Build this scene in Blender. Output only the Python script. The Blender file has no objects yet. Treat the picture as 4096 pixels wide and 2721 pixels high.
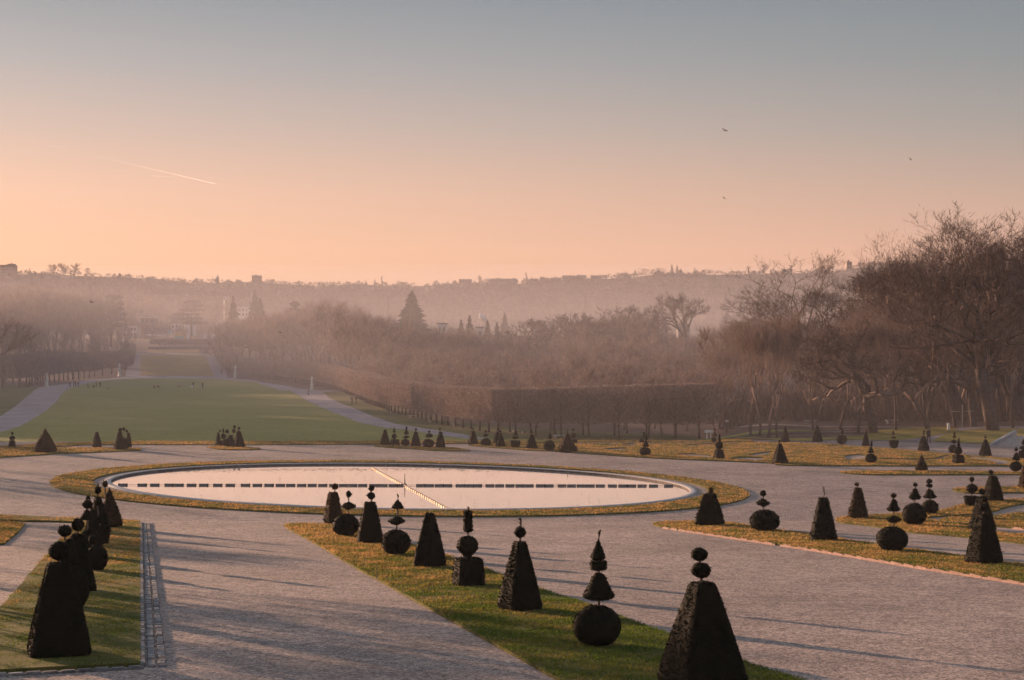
import bpy, math, random
import numpy as np
from mathutils import Vector, geometry

# ------------------------------------------------------------------ frame
FS, YH, XC = 6700.0, 1371.0, 2048.0          # photo pixels: focal length, horizon row, centre column
SUN_AZ = math.radians(-43)                   # left of the view axis
SUN_EL = math.radians(6.8)
SUNDIR = Vector((math.sin(SUN_AZ)*math.cos(SUN_EL), math.cos(SUN_AZ)*math.cos(SUN_EL), math.sin(SUN_EL)))
EXPO = 1.6
EX = 2.0**EXPO
rng = np.random.default_rng(7)
random.seed(7)
sc = bpy.context.scene
COL = sc.collection

ZM = {'1':(0,1000,1.96),'2':(1000,1000,1.96),'3':(2000,1000,1.96),'4':(3000,800,1.5684),'5':(0,1700,1.5355),
      '6':(1000,1700,1.5355),'7':(2000,1700,1.5355),'8':(3000,1600,1.96),'a':(150,1850,3.1356),'b':(400,1130,3.3729),
      'c':(3400,1650,3.3922),'d':(2000,1650,3.3729),'e':(2700,1650,3.3729),'f':(1300,1820,3.935),'h':(1500,1700,3.935),
      'i':(200,500,2.951),'j':(3300,800,2.966),'k':(3650,1900,3.9193),'m':(500,2300,3.7233),'n':(0,1020,3.373),
      'o':(1800,1050,2.1464),'v':(0,0,1/1.7356),'s':(0,0,1.0)}
def S(z, x, y):
    a = ZM[z]; return a[0]+x/a[2], a[1]+y/a[2]

# ------------------------------------------------------------------ terrain
KY = [-80,0,108,194,206,590,760,820,1000,1250,1700,2000]
KZ = [-6.5,-6.5,-11.5,-11.5,-12.6,-12.6,-3.3,1,5,5,5,5]
RX = [0,170,400,570,730,1000,1300,1700,2000,2230,2480,2700,3190,3400,3560,4096]
RYS = [14+y_ for y_ in [1085,1083,1090,1100,1115,1117,1128,1128,1120,1110,1095,1082,1084,1062,1045,1035]]
BY = [190,194,200,212,240,600]
BZ = [-11.5,-11.5,-11.15,-10.6,-10.3,-10.0]
def sm(t):
    t = np.clip(t, 0, 1); return t*t*(3-2*t)
def terr(X, Y):
    X = np.asarray(X, float); Y = np.asarray(Y, float)
    z = np.interp(Y, KY, KZ)
    u = X/np.maximum(Y, 1.0)
    w = sm((u-0.10)/0.06)*(Y > 190)*(1-sm((Y-420)/200))
    z = z + (np.interp(Y, BY, BZ)-z)*w
    ridge = (YH-np.interp(XC+u*FS, RX, RYS))/FS*1700
    prof = np.interp(Y, [1000,1250,1700,2000], [0,0.22,1.0,1.0])
    return z + (ridge-5)*prof
def terr1(x, y): return float(terr(x, y))
YY = np.concatenate([np.arange(4,260,0.5), np.arange(260,1750,2.0)])
def G(sx, sy):
    u = (sx-XC)/FS; q = (sy-YH)/FS
    d = -q*YY - terr(u*YY, YY)
    i = int(np.argmax(d <= 0))
    if d[i] > 0: Yv = 1700.0
    elif i == 0: Yv = YY[0]
    else:
        t = d[i-1]/(d[i-1]-d[i]); Yv = YY[i-1]+t*(YY[i]-YY[i-1])
    return np.array([u*Yv, Yv, -q*Yv])
def GZ(z, x, y): return G(*S(z, x, y))

# ------------------------------------------------------------------ mesh helpers
def mesh(name, V, F, mat=None, smooth=False, mi=None):
    V = np.asarray(V, np.float32).reshape(-1, 3)
    me = bpy.data.meshes.new(name)
    if isinstance(F, np.ndarray):
        n, k = F.shape
        me.vertices.add(len(V)); me.vertices.foreach_set('co', V.ravel())
        me.loops.add(n*k); me.loops.foreach_set('vertex_index', F.astype(np.int32).ravel())
        me.polygons.add(n); me.polygons.foreach_set('loop_start', np.arange(0, n*k, k, dtype=np.int32))
        if mi is not None: me.polygons.foreach_set('material_index', np.asarray(mi, np.int32))
        me.update(calc_edges=True)
    else:
        me.from_pydata([tuple(map(float, v)) for v in V], [], [tuple(f) for f in F])
        if mi is not None: me.polygons.foreach_set('material_index', np.asarray(mi, np.int32))
        me.update()
    for m in (mat if isinstance(mat, (list, tuple)) else [mat]):
        if m: me.materials.append(m)
    if smooth: me.polygons.foreach_set('use_smooth', np.ones(len(me.polygons), bool))
    return me
def link(name, data, parent=None, loc=(0,0,0), rot=0.0):
    o = bpy.data.objects.new(name, data); COL.objects.link(o)
    o.location = loc; o.rotation_euler = (0,0,rot)
    if parent is not None: o.parent = parent
    return o
def tag(o, label=None, cat=None, group=None, kind=None):
    if label: o['label'] = label
    if cat: o['category'] = cat
    if group: o['group'] = group
    if kind: o['kind'] = kind
    return o
class MB:
    def __init__(s): s.V = []; s.F = []
    def add(s, V, F):
        n = len(s.V); s.V += [tuple(map(float, v)) for v in V]; s.F += [tuple(i+n for i in f) for f in F]
    def box(s, c, d, rz=0.0, top=1.0):
        hx, hy, hz = d[0]/2, d[1]/2, d[2]/2; V = []
        for z, k in ((-hz, 1.0), (hz, top)):
            for x, y in ((-hx,-hy),(hx,-hy),(hx,hy),(-hx,hy)):
                x2, y2 = x*k, y*k
                V.append((c[0]+x2*math.cos(rz)-y2*math.sin(rz), c[1]+x2*math.sin(rz)+y2*math.cos(rz), c[2]+z))
        s.add(V, [(3,2,1,0),(4,5,6,7),(0,1,5,4),(1,2,6,5),(2,3,7,6),(3,0,4,7)])
    def tube(s, pts, rad, k=6):
        pts = [Vector(p) for p in pts]; V = []; F = []
        for i, p in enumerate(pts):
            d = (pts[min(i+1, len(pts)-1)]-pts[max(i-1, 0)])
            if d.length < 1e-9: d = Vector((0,0,1))
            d.normalize()
            a = d.cross(Vector((0.3,0.9,0.1)) if abs(d.z) > 0.9 else Vector((0,0,1))).normalized(); b = d.cross(a)
            r = rad[i] if isinstance(rad, (list, tuple)) else rad
            for j in range(k):
                t = 2*math.pi*j/k; V.append(p+a*(r*math.cos(t))+b*(r*math.sin(t)))
        for i in range(len(pts)-1):
            for j in range(k):
                F.append((i*k+j, i*k+(j+1)%k, (i+1)*k+(j+1)%k, (i+1)*k+j))
        F.append(tuple(range(k-1, -1, -1))); F.append(tuple(range((len(pts)-1)*k, len(pts)*k)))
        s.add(V, F)
    def lathe(s, prof, k=16, c=(0,0,0)):
        V = []; F = []
        for z, r in prof:
            for j in range(k):
                t = 2*math.pi*j/k; V.append((c[0]+r*math.cos(t), c[1]+r*math.sin(t), c[2]+z))
        for i in range(len(prof)-1):
            for j in range(k): F.append((i*k+j, i*k+(j+1)%k, (i+1)*k+(j+1)%k, (i+1)*k+j))
        F.append(tuple(range(k-1, -1, -1))); F.append(tuple(range((len(prof)-1)*k, len(prof)*k)))
        s.add(V, F)
    def me(s, name, mat, smooth=False): return mesh(name, s.V, s.F, mat, smooth)

# ------------------------------------------------------------------ materials
def lin(r, g, b): return tuple(((c/255)/12.92 if c/255 <= 0.04045 else ((c/255+0.055)/1.055)**2.4) for c in (r,g,b))
def newmat(name):
    m = bpy.data.materials.new(name); m.use_nodes = True
    nt = m.node_tree; nt.nodes.clear()
    out = nt.nodes.new('ShaderNodeOutputMaterial'); b = nt.nodes.new('ShaderNodeBsdfPrincipled')
    nt.links.new(b.outputs[0], out.inputs[0])
    return m, nt, b, out
def noise(nt, scale, detail=4, rough=0.6, vec=None, sc3=None):
    n = nt.nodes.new('ShaderNodeTexNoise'); n.inputs['Scale'].default_value = scale
    n.inputs['Detail'].default_value = detail; n.inputs['Roughness'].default_value = rough
    tc = nt.nodes.new('ShaderNodeNewGeometry') if vec is None else None
    src = tc.outputs['Position'] if vec is None else vec
    if sc3:
        mp = nt.nodes.new('ShaderNodeMapping'); mp.inputs['Scale'].default_value = sc3
        nt.links.new(src, mp.inputs[0]); src = mp.outputs[0]
    nt.links.new(src, n.inputs['Vector'])
    return n.outputs['Fac']
def ramp(nt, fac, stops):
    r = nt.nodes.new('ShaderNodeValToRGB'); e = r.color_ramp.elements
    while len(e) < len(stops): e.new(0.5)
    for i, (p, c) in enumerate(stops):
        e[i].position = p; e[i].color = (*c, 1)
    nt.links.new(fac, r.inputs[0]); return r.outputs[0]
def mix(nt, fac, a, b, mode='MIX'):
    n = nt.nodes.new('ShaderNodeMix'); n.data_type = 'RGBA'; n.blend_type = mode
    for s, v in ((0, fac), (6, a), (7, b)):
        if hasattr(v, 'links'): nt.links.new(v, n.inputs[s])
        elif isinstance(v, (int, float)): n.inputs[s].default_value = v
        else: n.inputs[s].default_value = (*v, 1)
    return n.outputs[2]
def bump(nt, b, h, strength=0.5, dist=0.02):
    n = nt.nodes.new('ShaderNodeBump'); n.inputs['Strength'].default_value = strength
    n.inputs['Distance'].default_value = dist
    nt.links.new(h, n.inputs['Height']); nt.links.new(n.outputs[0], b.inputs['Normal'])
def island(nt, c, lo=0.45, hi=1.6):
    g = nt.nodes.new('ShaderNodeNewGeometry')
    r = ramp(nt, g.outputs['Random Per Island'], [(0.0,(lo,)*3), (0.6,(1,1,1)), (1.0,(hi,hi,hi*0.97))])
    r.node.color_ramp.elements[2].color = (hi*0.625, hi*0.625, hi*0.6, 1); r.node.color_ramp.elements[1].color = (0.625,)*3+(1,); r.node.color_ramp.elements[0].color = (lo*0.625,)*3+(1,)
    m1 = mix(nt, 1.0, c, r, 'MULTIPLY')
    return mix(nt, 1.0, m1, (1.6,1.6,1.6), 'MULTIPLY')
def simple(name, c1, c2=None, scale=6.0, rough=0.9, trans=0.0, bmp=0.0, metal=0.0, spec=0.2, isl=False):
    m, nt, b, out = newmat(name)
    b.inputs['Roughness'].default_value = rough; b.inputs['Metallic'].default_value = metal
    b.inputs['Specular IOR Level'].default_value = spec
    c2 = c2 or tuple(x*0.75 for x in c1)
    col = ramp(nt, noise(nt, scale), [(0.32, c2), (0.68, c1)])
    if isl: col = island(nt, col)
    nt.links.new(col, b.inputs['Base Color'])
    if bmp: bump(nt, b, noise(nt, scale*4), bmp)
    if trans:
        t = nt.nodes.new('ShaderNodeBsdfTranslucent'); nt.links.new(col, t.inputs[0])
        mx = nt.nodes.new('ShaderNodeMixShader'); mx.inputs[0].default_value = trans
        nt.links.new(b.outputs[0], mx.inputs[1]); nt.links.new(t.outputs[0], mx.inputs[2])
        nt.links.new(mx.outputs[0], out.inputs[0])
    return m

def gravel_mat(name='gravel', base=(0.41,0.342,0.305), dark=(0.13,0.115,0.12), fine=True):
    m, nt, b, out = newmat(name)
    b.inputs['Roughness'].default_value = 0.95; b.inputs['Specular IOR Level'].default_value = 0.15
    big = ramp(nt, noise(nt, 0.16, 6, 0.65), [(0.36, tuple(x*0.72 for x in base)), (0.62, base)])
    mid = ramp(nt, noise(nt, 1.6, 8, 0.75), [(0.36, (0.58,0.57,0.60)), (0.54, (1.02,1,0.98))])
    c = mix(nt, 0.85, big, mid, 'MULTIPLY')
    trk = ramp(nt, noise(nt, 0.5, 5, 0.65, sc3=(0.45,0.9,1)), [(0.34, (0.78,0.79,0.82)), (0.58, (1.03,1.02,1.01))])
    c = mix(nt, 0.55, c, trk, 'MULTIPLY')
    v = nt.nodes.new('ShaderNodeTexVoronoi'); v.inputs['Scale'].default_value = 16.0
    g = nt.nodes.new('ShaderNodeNewGeometry'); nt.links.new(g.outputs['Position'], v.inputs['Vector'])
    peb = ramp(nt, v.outputs['Color'], [(0.12, (0.22,0.21,0.22)), (0.45, (0.8,0.79,0.8)), (0.8, (1.25,1.2,1.15))])
    c = mix(nt, 0.8, c, peb, 'MULTIPLY')
    fn = ramp(nt, noise(nt, 6.0, 6, 0.85), [(0.41, (0.30,0.29,0.30)), (0.53, (1.10,1.06,1.03))])
    c = mix(nt, 0.7, c, fn, 'MULTIPLY')
    nt.links.new(c, b.inputs['Base Color'])
    h = mix(nt, 0.5, v.outputs['Distance'], noise(nt, 5.0, 6, 0.8))
    bump(nt, b, h, 0.5, 0.04)
    return m
def turf_mat(name, a, b2, sc=1.2):
    m, nt, b, out = newmat(name)
    b.inputs['Roughness'].default_value = 0.95; b.inputs['Specular IOR Level'].default_value = 0.1
    c = ramp(nt, noise(nt, sc, 8, 0.7), [(0.35, b2), (0.62, a)])
    c = mix(nt, 0.6, c, ramp(nt, noise(nt, sc*14, 5, 0.8), [(0.35,(0.4,0.4,0.4)), (0.6,(1.15,1.15,1.1))]), 'MULTIPLY')
    nt.links.new(c, b.inputs['Base Color']); bump(nt, b, noise(nt, sc*10, 6, 0.8), 0.8, 0.06)
    return m
def blade_mat():
    m, nt, b, out = newmat('grass_blades')
    b.inputs['Roughness'].default_value = 0.8; b.inputs['Specular IOR Level'].default_value = 0.2
    oi = noise(nt, 0.5, 6, 0.7)
    g = nt.nodes.new('ShaderNodeNewGeometry'); sx = nt.nodes.new('ShaderNodeSeparateXYZ'); nt.links.new(g.outputs['Position'], sx.inputs[0])
    mr = nt.nodes.new('ShaderNodeMapRange'); mr.inputs[1].default_value = 48; mr.inputs[2].default_value = 88; mr.inputs[3].default_value = -0.13; mr.inputs[4].default_value = 0.09
    nt.links.new(sx.outputs['Y'], mr.inputs[0])       # greener near, straw farther: real tone plus shade and sunlight put into colour
    ad = nt.nodes.new('ShaderNodeMath'); ad.operation = 'ADD'; nt.links.new(oi, ad.inputs[0]); nt.links.new(mr.outputs[0], ad.inputs[1])
    green = (0.085,0.125,0.016); straw = (0.41,0.245,0.10)
    c = ramp(nt, ad.outputs[0], [(0.36, green), (0.50, (0.17,0.15,0.04)), (0.64, straw)])
    c = island(nt, c, 0.65, 1.3)
    c = mix(nt, 0.7, c, ramp(nt, noise(nt, 9, 3, 0.7), [(0.3,(0.5,0.55,0.5)), (0.65,(1.25,1.2,1.1))]), 'MULTIPLY')
    nt.links.new(c, b.inputs['Base Color'])
    t = nt.nodes.new('ShaderNodeBsdfTranslucent'); nt.links.new(c, t.inputs[0])
    mx = nt.nodes.new('ShaderNodeMixShader'); mx.inputs[0].default_value = 0.5
    nt.links.new(b.outputs[0], mx.inputs[1]); nt.links.new(t.outputs[0], mx.inputs[2])
    nt.links.new(mx.outputs[0], out.inputs[0])
    return m
M = {}
M['gravel'] = gravel_mat()
M['turf'] = turf_mat('turf', (0.15,0.13,0.04), (0.06,0.07,0.018))
M['blades'] = blade_mat()
M['far_lawn'] = turf_mat('far_lawn_grass', (0.235,0.215,0.058), (0.18,0.175,0.045), 0.12)
M['far_lawn2'] = turf_mat('leaf_strewn_grass', (0.34,0.19,0.06), (0.18,0.14,0.05), 0.05)
M['verge'] = turf_mat('verge_grass', (0.13,0.13,0.04), (0.08,0.09,0.03), 0.1)
M['bank'] = turf_mat('bank_grass', (0.34,0.25,0.07), (0.17,0.16,0.04), 0.35)
M['farpath'] = gravel_mat('pale_gravel', (0.42,0.38,0.40))
M['floor'] = turf_mat('leaf_litter', (0.16,0.10,0.075), (0.09,0.06,0.045), 0.3)
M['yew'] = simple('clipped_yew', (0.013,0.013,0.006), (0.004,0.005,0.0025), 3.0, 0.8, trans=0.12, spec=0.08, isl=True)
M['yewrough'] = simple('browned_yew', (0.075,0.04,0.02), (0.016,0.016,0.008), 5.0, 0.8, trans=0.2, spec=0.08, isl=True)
M['stem'] = simple('yew_stem', (0.16,0.12,0.10), (0.09,0.065,0.05), 12, 0.9)
M['stone'] = simple('pale_stone', (0.40,0.38,0.37), (0.26,0.25,0.25), 3, 0.85, bmp=0.3)
M['cobble'] = simple('cobble', (0.24,0.23,0.23), (0.11,0.105,0.105), 8, 0.8, bmp=0.4, isl=True)
M['brick'] = simple('brick_edging', (0.34,0.22,0.18), (0.22,0.14,0.11), 4, 0.85, bmp=0.3)
M['poolwall'] = simple('pond_wall', (0.13,0.11,0.10), (0.06,0.05,0.045), 2.5, 0.85, bmp=0.3)
M['statue'] = simple('statue_marble', (0.72,0.74,0.70), (0.50,0.52,0.48), 3, 0.7)
M['bark'] = simple('grey_bark', (0.13,0.10,0.09), (0.07,0.052,0.045), 3, 0.95, bmp=0.5)
M['twig'] = simple('twigs', (0.27,0.195,0.165), (0.175,0.125,0.107), 0.6, 0.9, isl=True, trans=0.15)
M['twig2'] = simple('twigs_reddish', (0.33,0.245,0.21), (0.22,0.165,0.14), 0.5, 0.9, trans=0.15, isl=True)
M['hillwood'] = simple('distant_twigs', (0.11,0.08,0.068), (0.08,0.058,0.05), 0.02, 0.95)
M['twigd'] = simple('twigs_dark', (0.15,0.105,0.09), (0.08,0.056,0.05), 0.6, 0.9, isl=True)
M['needle'] = simple('conifer_needles', (0.045,0.045,0.028), (0.022,0.026,0.018), 1.0, 0.9)
M['float'] = simple('float_mesh', (0.22,0.19,0.18), (0.13,0.12,0.115), 9, 0.6, spec=0.3, trans=0.25)
M['float_sunlit'] = simple('sunlit_float_mesh', (0.62,0.44,0.28), (0.42,0.29,0.18), 9, 0.6, spec=0.3)  # same floats as the dark line, with golden sunlight put into their colour
M['iron'] = simple('dark_iron', (0.03,0.028,0.028), None, 5, 0.5)
M['white'] = simple('white_paint', (0.75,0.75,0.74), (0.6,0.6,0.6), 2, 0.5)
M['render_w'] = simple('white_render', (0.66,0.64,0.62), (0.5,0.48,0.46), 0.6, 0.8)
M['render_b'] = simple('brown_render', (0.26,0.19,0.16), (0.2,0.14,0.12), 0.6, 0.8)
M['roofr'] = simple('roof_tiles', (0.20,0.12,0.10), (0.13,0.08,0.07), 1, 0.8)
M['slate'] = simple('slate', (0.13,0.13,0.14), (0.08,0.08,0.09), 1, 0.5)
M['glass'] = simple('window_glass', (0.05,0.055,0.06), None, 1, 0.12, spec=0.8)
M['blue'] = simple('blue_panel', (0.12,0.42,0.50), (0.09,0.34,0.42), 0.5, 0.6)
M['ochre'] = simple('ochre_panel', (0.62,0.36,0.10), (0.5,0.28,0.08), 0.5, 0.6)
M['cranep'] = simple('crane_paint', (0.07,0.06,0.055), (0.045,0.04,0.038), 2, 0.5, spec=0.4)
M['bird'] = simple('black_feathers', (0.012,0.013,0.016), None, 20, 0.6)
M['skin'] = simple('skin', (0.45,0.27,0.20), None, 4, 0.6)
M['hair'] = simple('hair', (0.22,0.15,0.10), None, 30, 0.7)
M['navy'] = simple('navy_cloth', (0.02,0.025,0.045), None, 8, 0.85)
M['black'] = simple('black_cloth', (0.012,0.012,0.014), None, 8, 0.85)
M['redc'] = simple('red_cloth', (0.25,0.04,0.03), None, 8, 0.85)
M['greyc'] = simple('grey_cloth', (0.16,0.15,0.15), None, 8, 0.85)
M['smoke'] = simple('sunlit_smoke', (0.9,0.88,0.86), (0.8,0.78,0.76), 2, 1.0, trans=0.5)

def water_mat():
    m, nt, b, out = newmat('pond_water')
    b.inputs['Base Color'].default_value = (0.50,0.44,0.40,1)
    b.inputs['Roughness'].default_value = 0.035; b.inputs['IOR'].default_value = 1.33
    b.inputs['Specular IOR Level'].default_value = 0.9
    gl = nt.nodes.new('ShaderNodeBsdfGlossy'); gl.inputs['Roughness'].default_value = 0.03
    gl.inputs['Color'].default_value = (0.97,0.95,0.93,1)
    g = nt.nodes.new('ShaderNodeNewGeometry')
    h = noise(nt, 1.0, 3, 0.5, sc3=(0.6,1.3,1))
    bp = nt.nodes.new('ShaderNodeBump'); bp.inputs['Strength'].default_value = 0.03; bp.inputs['Distance'].default_value = 0.01
    nt.links.new(h, bp.inputs['Height']); nt.links.new(bp.outputs[0], gl.inputs['Normal']); nt.links.new(bp.outputs[0], b.inputs['Normal'])
    fr = nt.nodes.new('ShaderNodeFresnel'); fr.inputs[0].default_value = 2.4
    mx = nt.nodes.new('ShaderNodeMixShader'); nt.links.new(fr.outputs[0], mx.inputs[0])
    nt.links.new(b.outputs[0], mx.inputs[1]); nt.links.new(gl.outputs[0], mx.inputs[2])
    nt.links.new(mx.outputs[0], out.inputs[0])
    return m
M['water'] = water_mat()

# ------------------------------------------------------------------ ground sheet
xs = np.unique(np.concatenate([np.arange(-120,121,3.0), np.arange(-640,641,40.0)]))
ys = np.unique(np.concatenate([np.array(KY, float), np.arange(-80,190,18.0), np.arange(190,262,3.0), np.arange(262,1960,26.0)]))
ys = ys[ys <= 1950]
GX, GY = np.meshgrid(xs, ys)
GZm = terr(GX, GY)
bmpm = (GY > 1000)
GZm = GZm + np.where(bmpm, 1.2*np.sin(GX/17.0+GY/31.0), 0)
nx, ny = len(xs), len(ys)
ii = np.arange(nx*ny).reshape(ny, nx)
F = np.stack([ii[:-1,:-1].ravel(), ii[:-1,1:].ravel(), ii[1:,1:].ravel(), ii[1:,:-1].ravel()], 1)
cy = (GY[:-1,:-1]+GY[1:,1:]).ravel()/2
# cut the pond out of the sheet is not needed: the pond basin rim stands above it and its water sits in a dug hole
POND_C = (923.0, 1122.5)
def ring_pts(cx, cyv, a, k, b, n=160):
    out = []
    for i in range(n):
        t = 2*math.pi*i/n
        x = cx+a*math.cos(t); y = cyv+b*math.sin(t)+k*math.cos(t)
        out.append(G(*S('v', x, y))[:2])
    return np.array(out)
rim_out = ring_pts(923, 1122.5, 683, 11, 52.9)
grass_out = ring_pts(921, 1127.5, 806.5, 14, 63.2)
cen = rim_out.mean(0)
def offs(P, d):
    n = len(P); out = []
    for i in range(n):
        t = P[(i+1)%n]-P[i-1]; nrm = np.array([t[1], -t[0]]); nrm /= np.linalg.norm(nrm)+1e-9
        if np.dot(nrm, P[i]-cen) < 0: nrm = -nrm
        out.append(P[i]+nrm*d)
    return np.array(out)
ground = None
def build_ground():
    mi = np.where(cy < 196, 0, 1)
    # drop the sheet under the pond (the hole's rim is hidden by the coping) by removing faces and stitching a fitted collar
    rin = offs(rim_out, -0.35)
    V = np.stack([GX.ravel(), GY.ravel(), GZm.ravel()], 1)
    # bounding rectangle on grid lines around the pond
    x0, x1 = rin[:,0].min()-1, rin[:,0].max()+1; y0, y1 = rin[:,1].min()-1, rin[:,1].max()+1
    X0 = xs[xs <= x0].max(); X1 = xs[xs >= x1].min(); Y0 = ys[ys <= y0].max(); Y1 = ys[ys >= y1].min()
    cxm = (GX[:-1,:-1]+GX[1:,1:]).ravel()/2
    keep = ~((cxm > X0) & (cxm < X1) & (cy > Y0) & (cy < Y1))
    Fk = F[keep]; mik = mi[keep]
    bx = [(x, Y0) for x in xs[(xs >= X0) & (xs <= X1)]] + [(X1, y) for y in ys[(ys > Y0) & (ys <= Y1)]] \
       + [(x, Y1) for x in xs[(xs >= X0) & (xs < X1)][::-1]] + [(X0, y) for y in ys[(ys > Y0) & (ys < Y1)][::-1]]
    outer = [Vector((x, y, 0)) for x, y in bx]; inner = [Vector((p[0], p[1], 0)) for p in rin]
    tri = geometry.tessellate_polygon([outer, inner])
    allp = np.array([(p.x, p.y) for p in outer+inner])
    n0 = len(V); V2 = np.column_stack([allp, terr(allp[:,0], allp[:,1])])
    V = np.vstack([V, V2]); T = np.array(tri, int)+n0
    a, b, c = V[T[:,0],:2], V[T[:,1],:2], V[T[:,2],:2]
    cr = (b[:,0]-a[:,0])*(c[:,1]-a[:,1])-(b[:,1]-a[:,1])*(c[:,0]-a[:,0])
    T[cr < 0] = T[cr < 0][:, ::-1]
    Fl = [tuple(f) for f in Fk]+[tuple(t) for t in T]
    me = bpy.data.meshes.new('ground'); me.from_pydata(V.tolist(), [], [tuple(int(i) for i in f) for f in Fl])
    me.materials.append(M['gravel']); me.materials.append(M['floor'])
    me.polygons.foreach_set('material_index', np.concatenate([mik, np.zeros(len(T), int)]).astype(np.int32)); me.update()
    return tag(link('ground', me), kind='structure')
ground = build_ground()

# ------------------------------------------------------------------ draped sheets and turf beds
def tess(P, maxe=3.0, holes=()):
    loops = [[Vector((p[0], p[1], 0)) for p in P]]+[[Vector((p[0], p[1], 0)) for p in h] for h in holes]
    pts = [ (v.x, v.y) for l in loops for v in l]
    tris = [tuple(t) for t in geometry.tessellate_polygon(loops)]
    pts = list(pts); cache = {}
    def midp(a, b):
        k = (a, b) if a < b else (b, a)
        if k not in cache:
            pts.append(((pts[a][0]+pts[b][0])/2, (pts[a][1]+pts[b][1])/2)); cache[k] = len(pts)-1
        return cache[k]
    out = []; st = tris
    def lim(a, b):
        y = (pts[a][1]+pts[b][1])/2
        return maxe if y < 300 else maxe*6
    while st:
        a, b, c = st.pop()
        L = [(math.dist(pts[i], pts[j])/lim(i, j), i, j, k) for i, j, k in ((a,b,c),(b,c,a),(c,a,b))]
        m = max(L)
        if m[0] > 1:
            _, i, j, k = m; q = midp(i, j); st.append((i, q, k)); st.append((q, j, k))
        else: out.append((a, b, c))
    P2 = np.array(pts); T = np.array(out, int)
    a, b, c = P2[T[:,0]], P2[T[:,1]], P2[T[:,2]]
    cr = (b[:,0]-a[:,0])*(c[:,1]-a[:,1])-(b[:,1]-a[:,1])*(c[:,0]-a[:,0])
    T[cr < 0] = T[cr < 0][:, ::-1]
    return P2, T[np.abs(cr) > 1e-7]
def dens_loop(P, d=1.5):
    out = []
    for i in range(len(P)):
        a, b = np.array(P[i][:2]), np.array(P[(i+1)%len(P)][:2]); n = max(1, int(np.linalg.norm(b-a)/d))
        if n > 60: n = 60
        for k in range(n): out.append(a+(b-a)*k/n)
    return np.array(out)
def smooth_loop(P, it=1):
    P = np.array([p[:2] for p in P])
    for _ in range(it):
        Q = []
        for i in range(len(P)):
            a, b = P[i], P[(i+1)%len(P)]; Q += [a*0.78+b*0.22, a*0.22+b*0.78]
        P = np.array(Q)
    return P
def sheet(name, P, off, mat, maxe=3.0, skirt=0.0, holes=(), wob=0.0):
    P2, T = tess(P, maxe, holes)
    Z = terr(P2[:,0], P2[:,1])+off
    if wob: Z = Z+wob*np.sin(P2[:,0]*0.9+1.3*np.sin(P2[:,1]*0.7))*np.sin(P2[:,1]*0.8)
    V = np.column_stack([P2, Z]); Fs = [tuple(int(i) for i in t) for t in T]
    if skirt:
        for loop in [P]+list(holes):
            L = dens_loop(loop, 2.0); n0 = len(V)
            zt = terr(L[:,0], L[:,1])
            V = np.vstack([V, np.column_stack([L, zt+off]), np.column_stack([L, zt+off-skirt])]); n = len(L)
            for i in range(n): Fs.append((n0+i, n0+(i+1)%n, n0+n+(i+1)%n, n0+n+i))
    return tag(link(name, mesh(name, V, Fs, mat)), kind='structure'), (P2, T)
BEDS = []
def pol(z, pts): return [GZ(z, x, y)[:2] for x, y in pts]
def bed(P, sm_it=1, holes=(), off=0.09):
    if sm_it: P = smooth_loop(P, sm_it)
    o, pt = sheet('lawn_bed', P, off, M['turf'], 3.0, off+0.05, holes)
    BEDS.append(pt); return P

# pond ring
rin_g = offs(rim_out, 0.9)
o, pt = sheet('lawn_ring', grass_out, 0.10, M['turf'], 3.0, 0.15, [rin_g]); BEDS.append(pt)

# middle bed
bed(pol('6', [(203,618),(300,612),(500,615),(640,650),(800,690),(1000,745),(1240,820),(1460,900),(1560,935)])
    + pol('7', [(280,1030),(520,1105),(760,1200),(1030,1295),(1250,1380),(1500,1470),(1689,1530),(1900,1600),(2300,1740),(2100,1900),(700,1740)])
    + pol('7', [(340,1568),(100,1430),(0,1375)]) + pol('6', [(1400,1300),(1200,1190),(1000,1080),(850,995),(640,880),(480,780),(340,700),(240,650)]), 1)
# left bed with the inner path left free
LB = pol('5', [(-900,560),(-300,556),(0,560),(300,575),(700,585),(860,598),(861,900),(862,1200),(864,1488),(400,1508),(0,1530),(-400,1550),(-700,1300),(-300,1180),(0,1140),(130,1000),(240,860),(310,790),(400,680),(470,605),(300,598),(160,597),(0,590),(-300,590)])
o, pt = sheet('lawn_bed', LB, 0.12, M['turf'], 3.0, 0.2); BEDS.append(pt)
bed(pol('5', [(-500,600),(0,597),(155,613),(95,680),(20,738),(-400,760)]), 0)
# front right bed and its neighbours
FR_low = [('7',925,613),('7',1000,635),('7',1200,665),('7',1400,695),('7',1689,738),('8',240,1145),('8',470,1180),('8',740,1225),('8',1100,1285),('8',1400,1335),('8',1700,1380),('8',2148,1450),('8',2600,1530)]
FR_up = [('8',2600,1350),('8',2148,1302),('8',1980,1280),('8',1680,1235),('8',1240,1180),('8',900,1130),('8',690,1098),('8',470,1060),('8',240,1030),('8',60,1005),('7',1400,603),('7',1190,597),('7',1000,600)]
bed([GZ(*p)[:2] for p in FR_low+FR_up], 1)
bed(pol('8', [(668,938),(760,922),(930,912),(1060,905),(1200,890),(1400,885),(1480,878),(1600,845),(1680,825),(1790,802),(2010,790),(2148,785),(2500,780),(2500,815),(2148,822),(2060,835),(1900,885),(1720,905),(1560,915),(1400,925),(1370,940),(1500,960),(1700,1000),(1950,1048),(2148,1060),(2500,1080),(2500,1180),(2148,1135),(1950,1110),(1730,1085),(1500,1065),(1250,1045),(1060,1012),(900,988),(690,968)]), 1)
bed(pol('8', [(1475,950),(1560,925),(1720,915),(1900,918),(2000,905),(2148,885),(2500,870),(2500,1040),(2148,1015),(1950,1000),(1700,985),(1560,965)]), 1)
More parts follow.
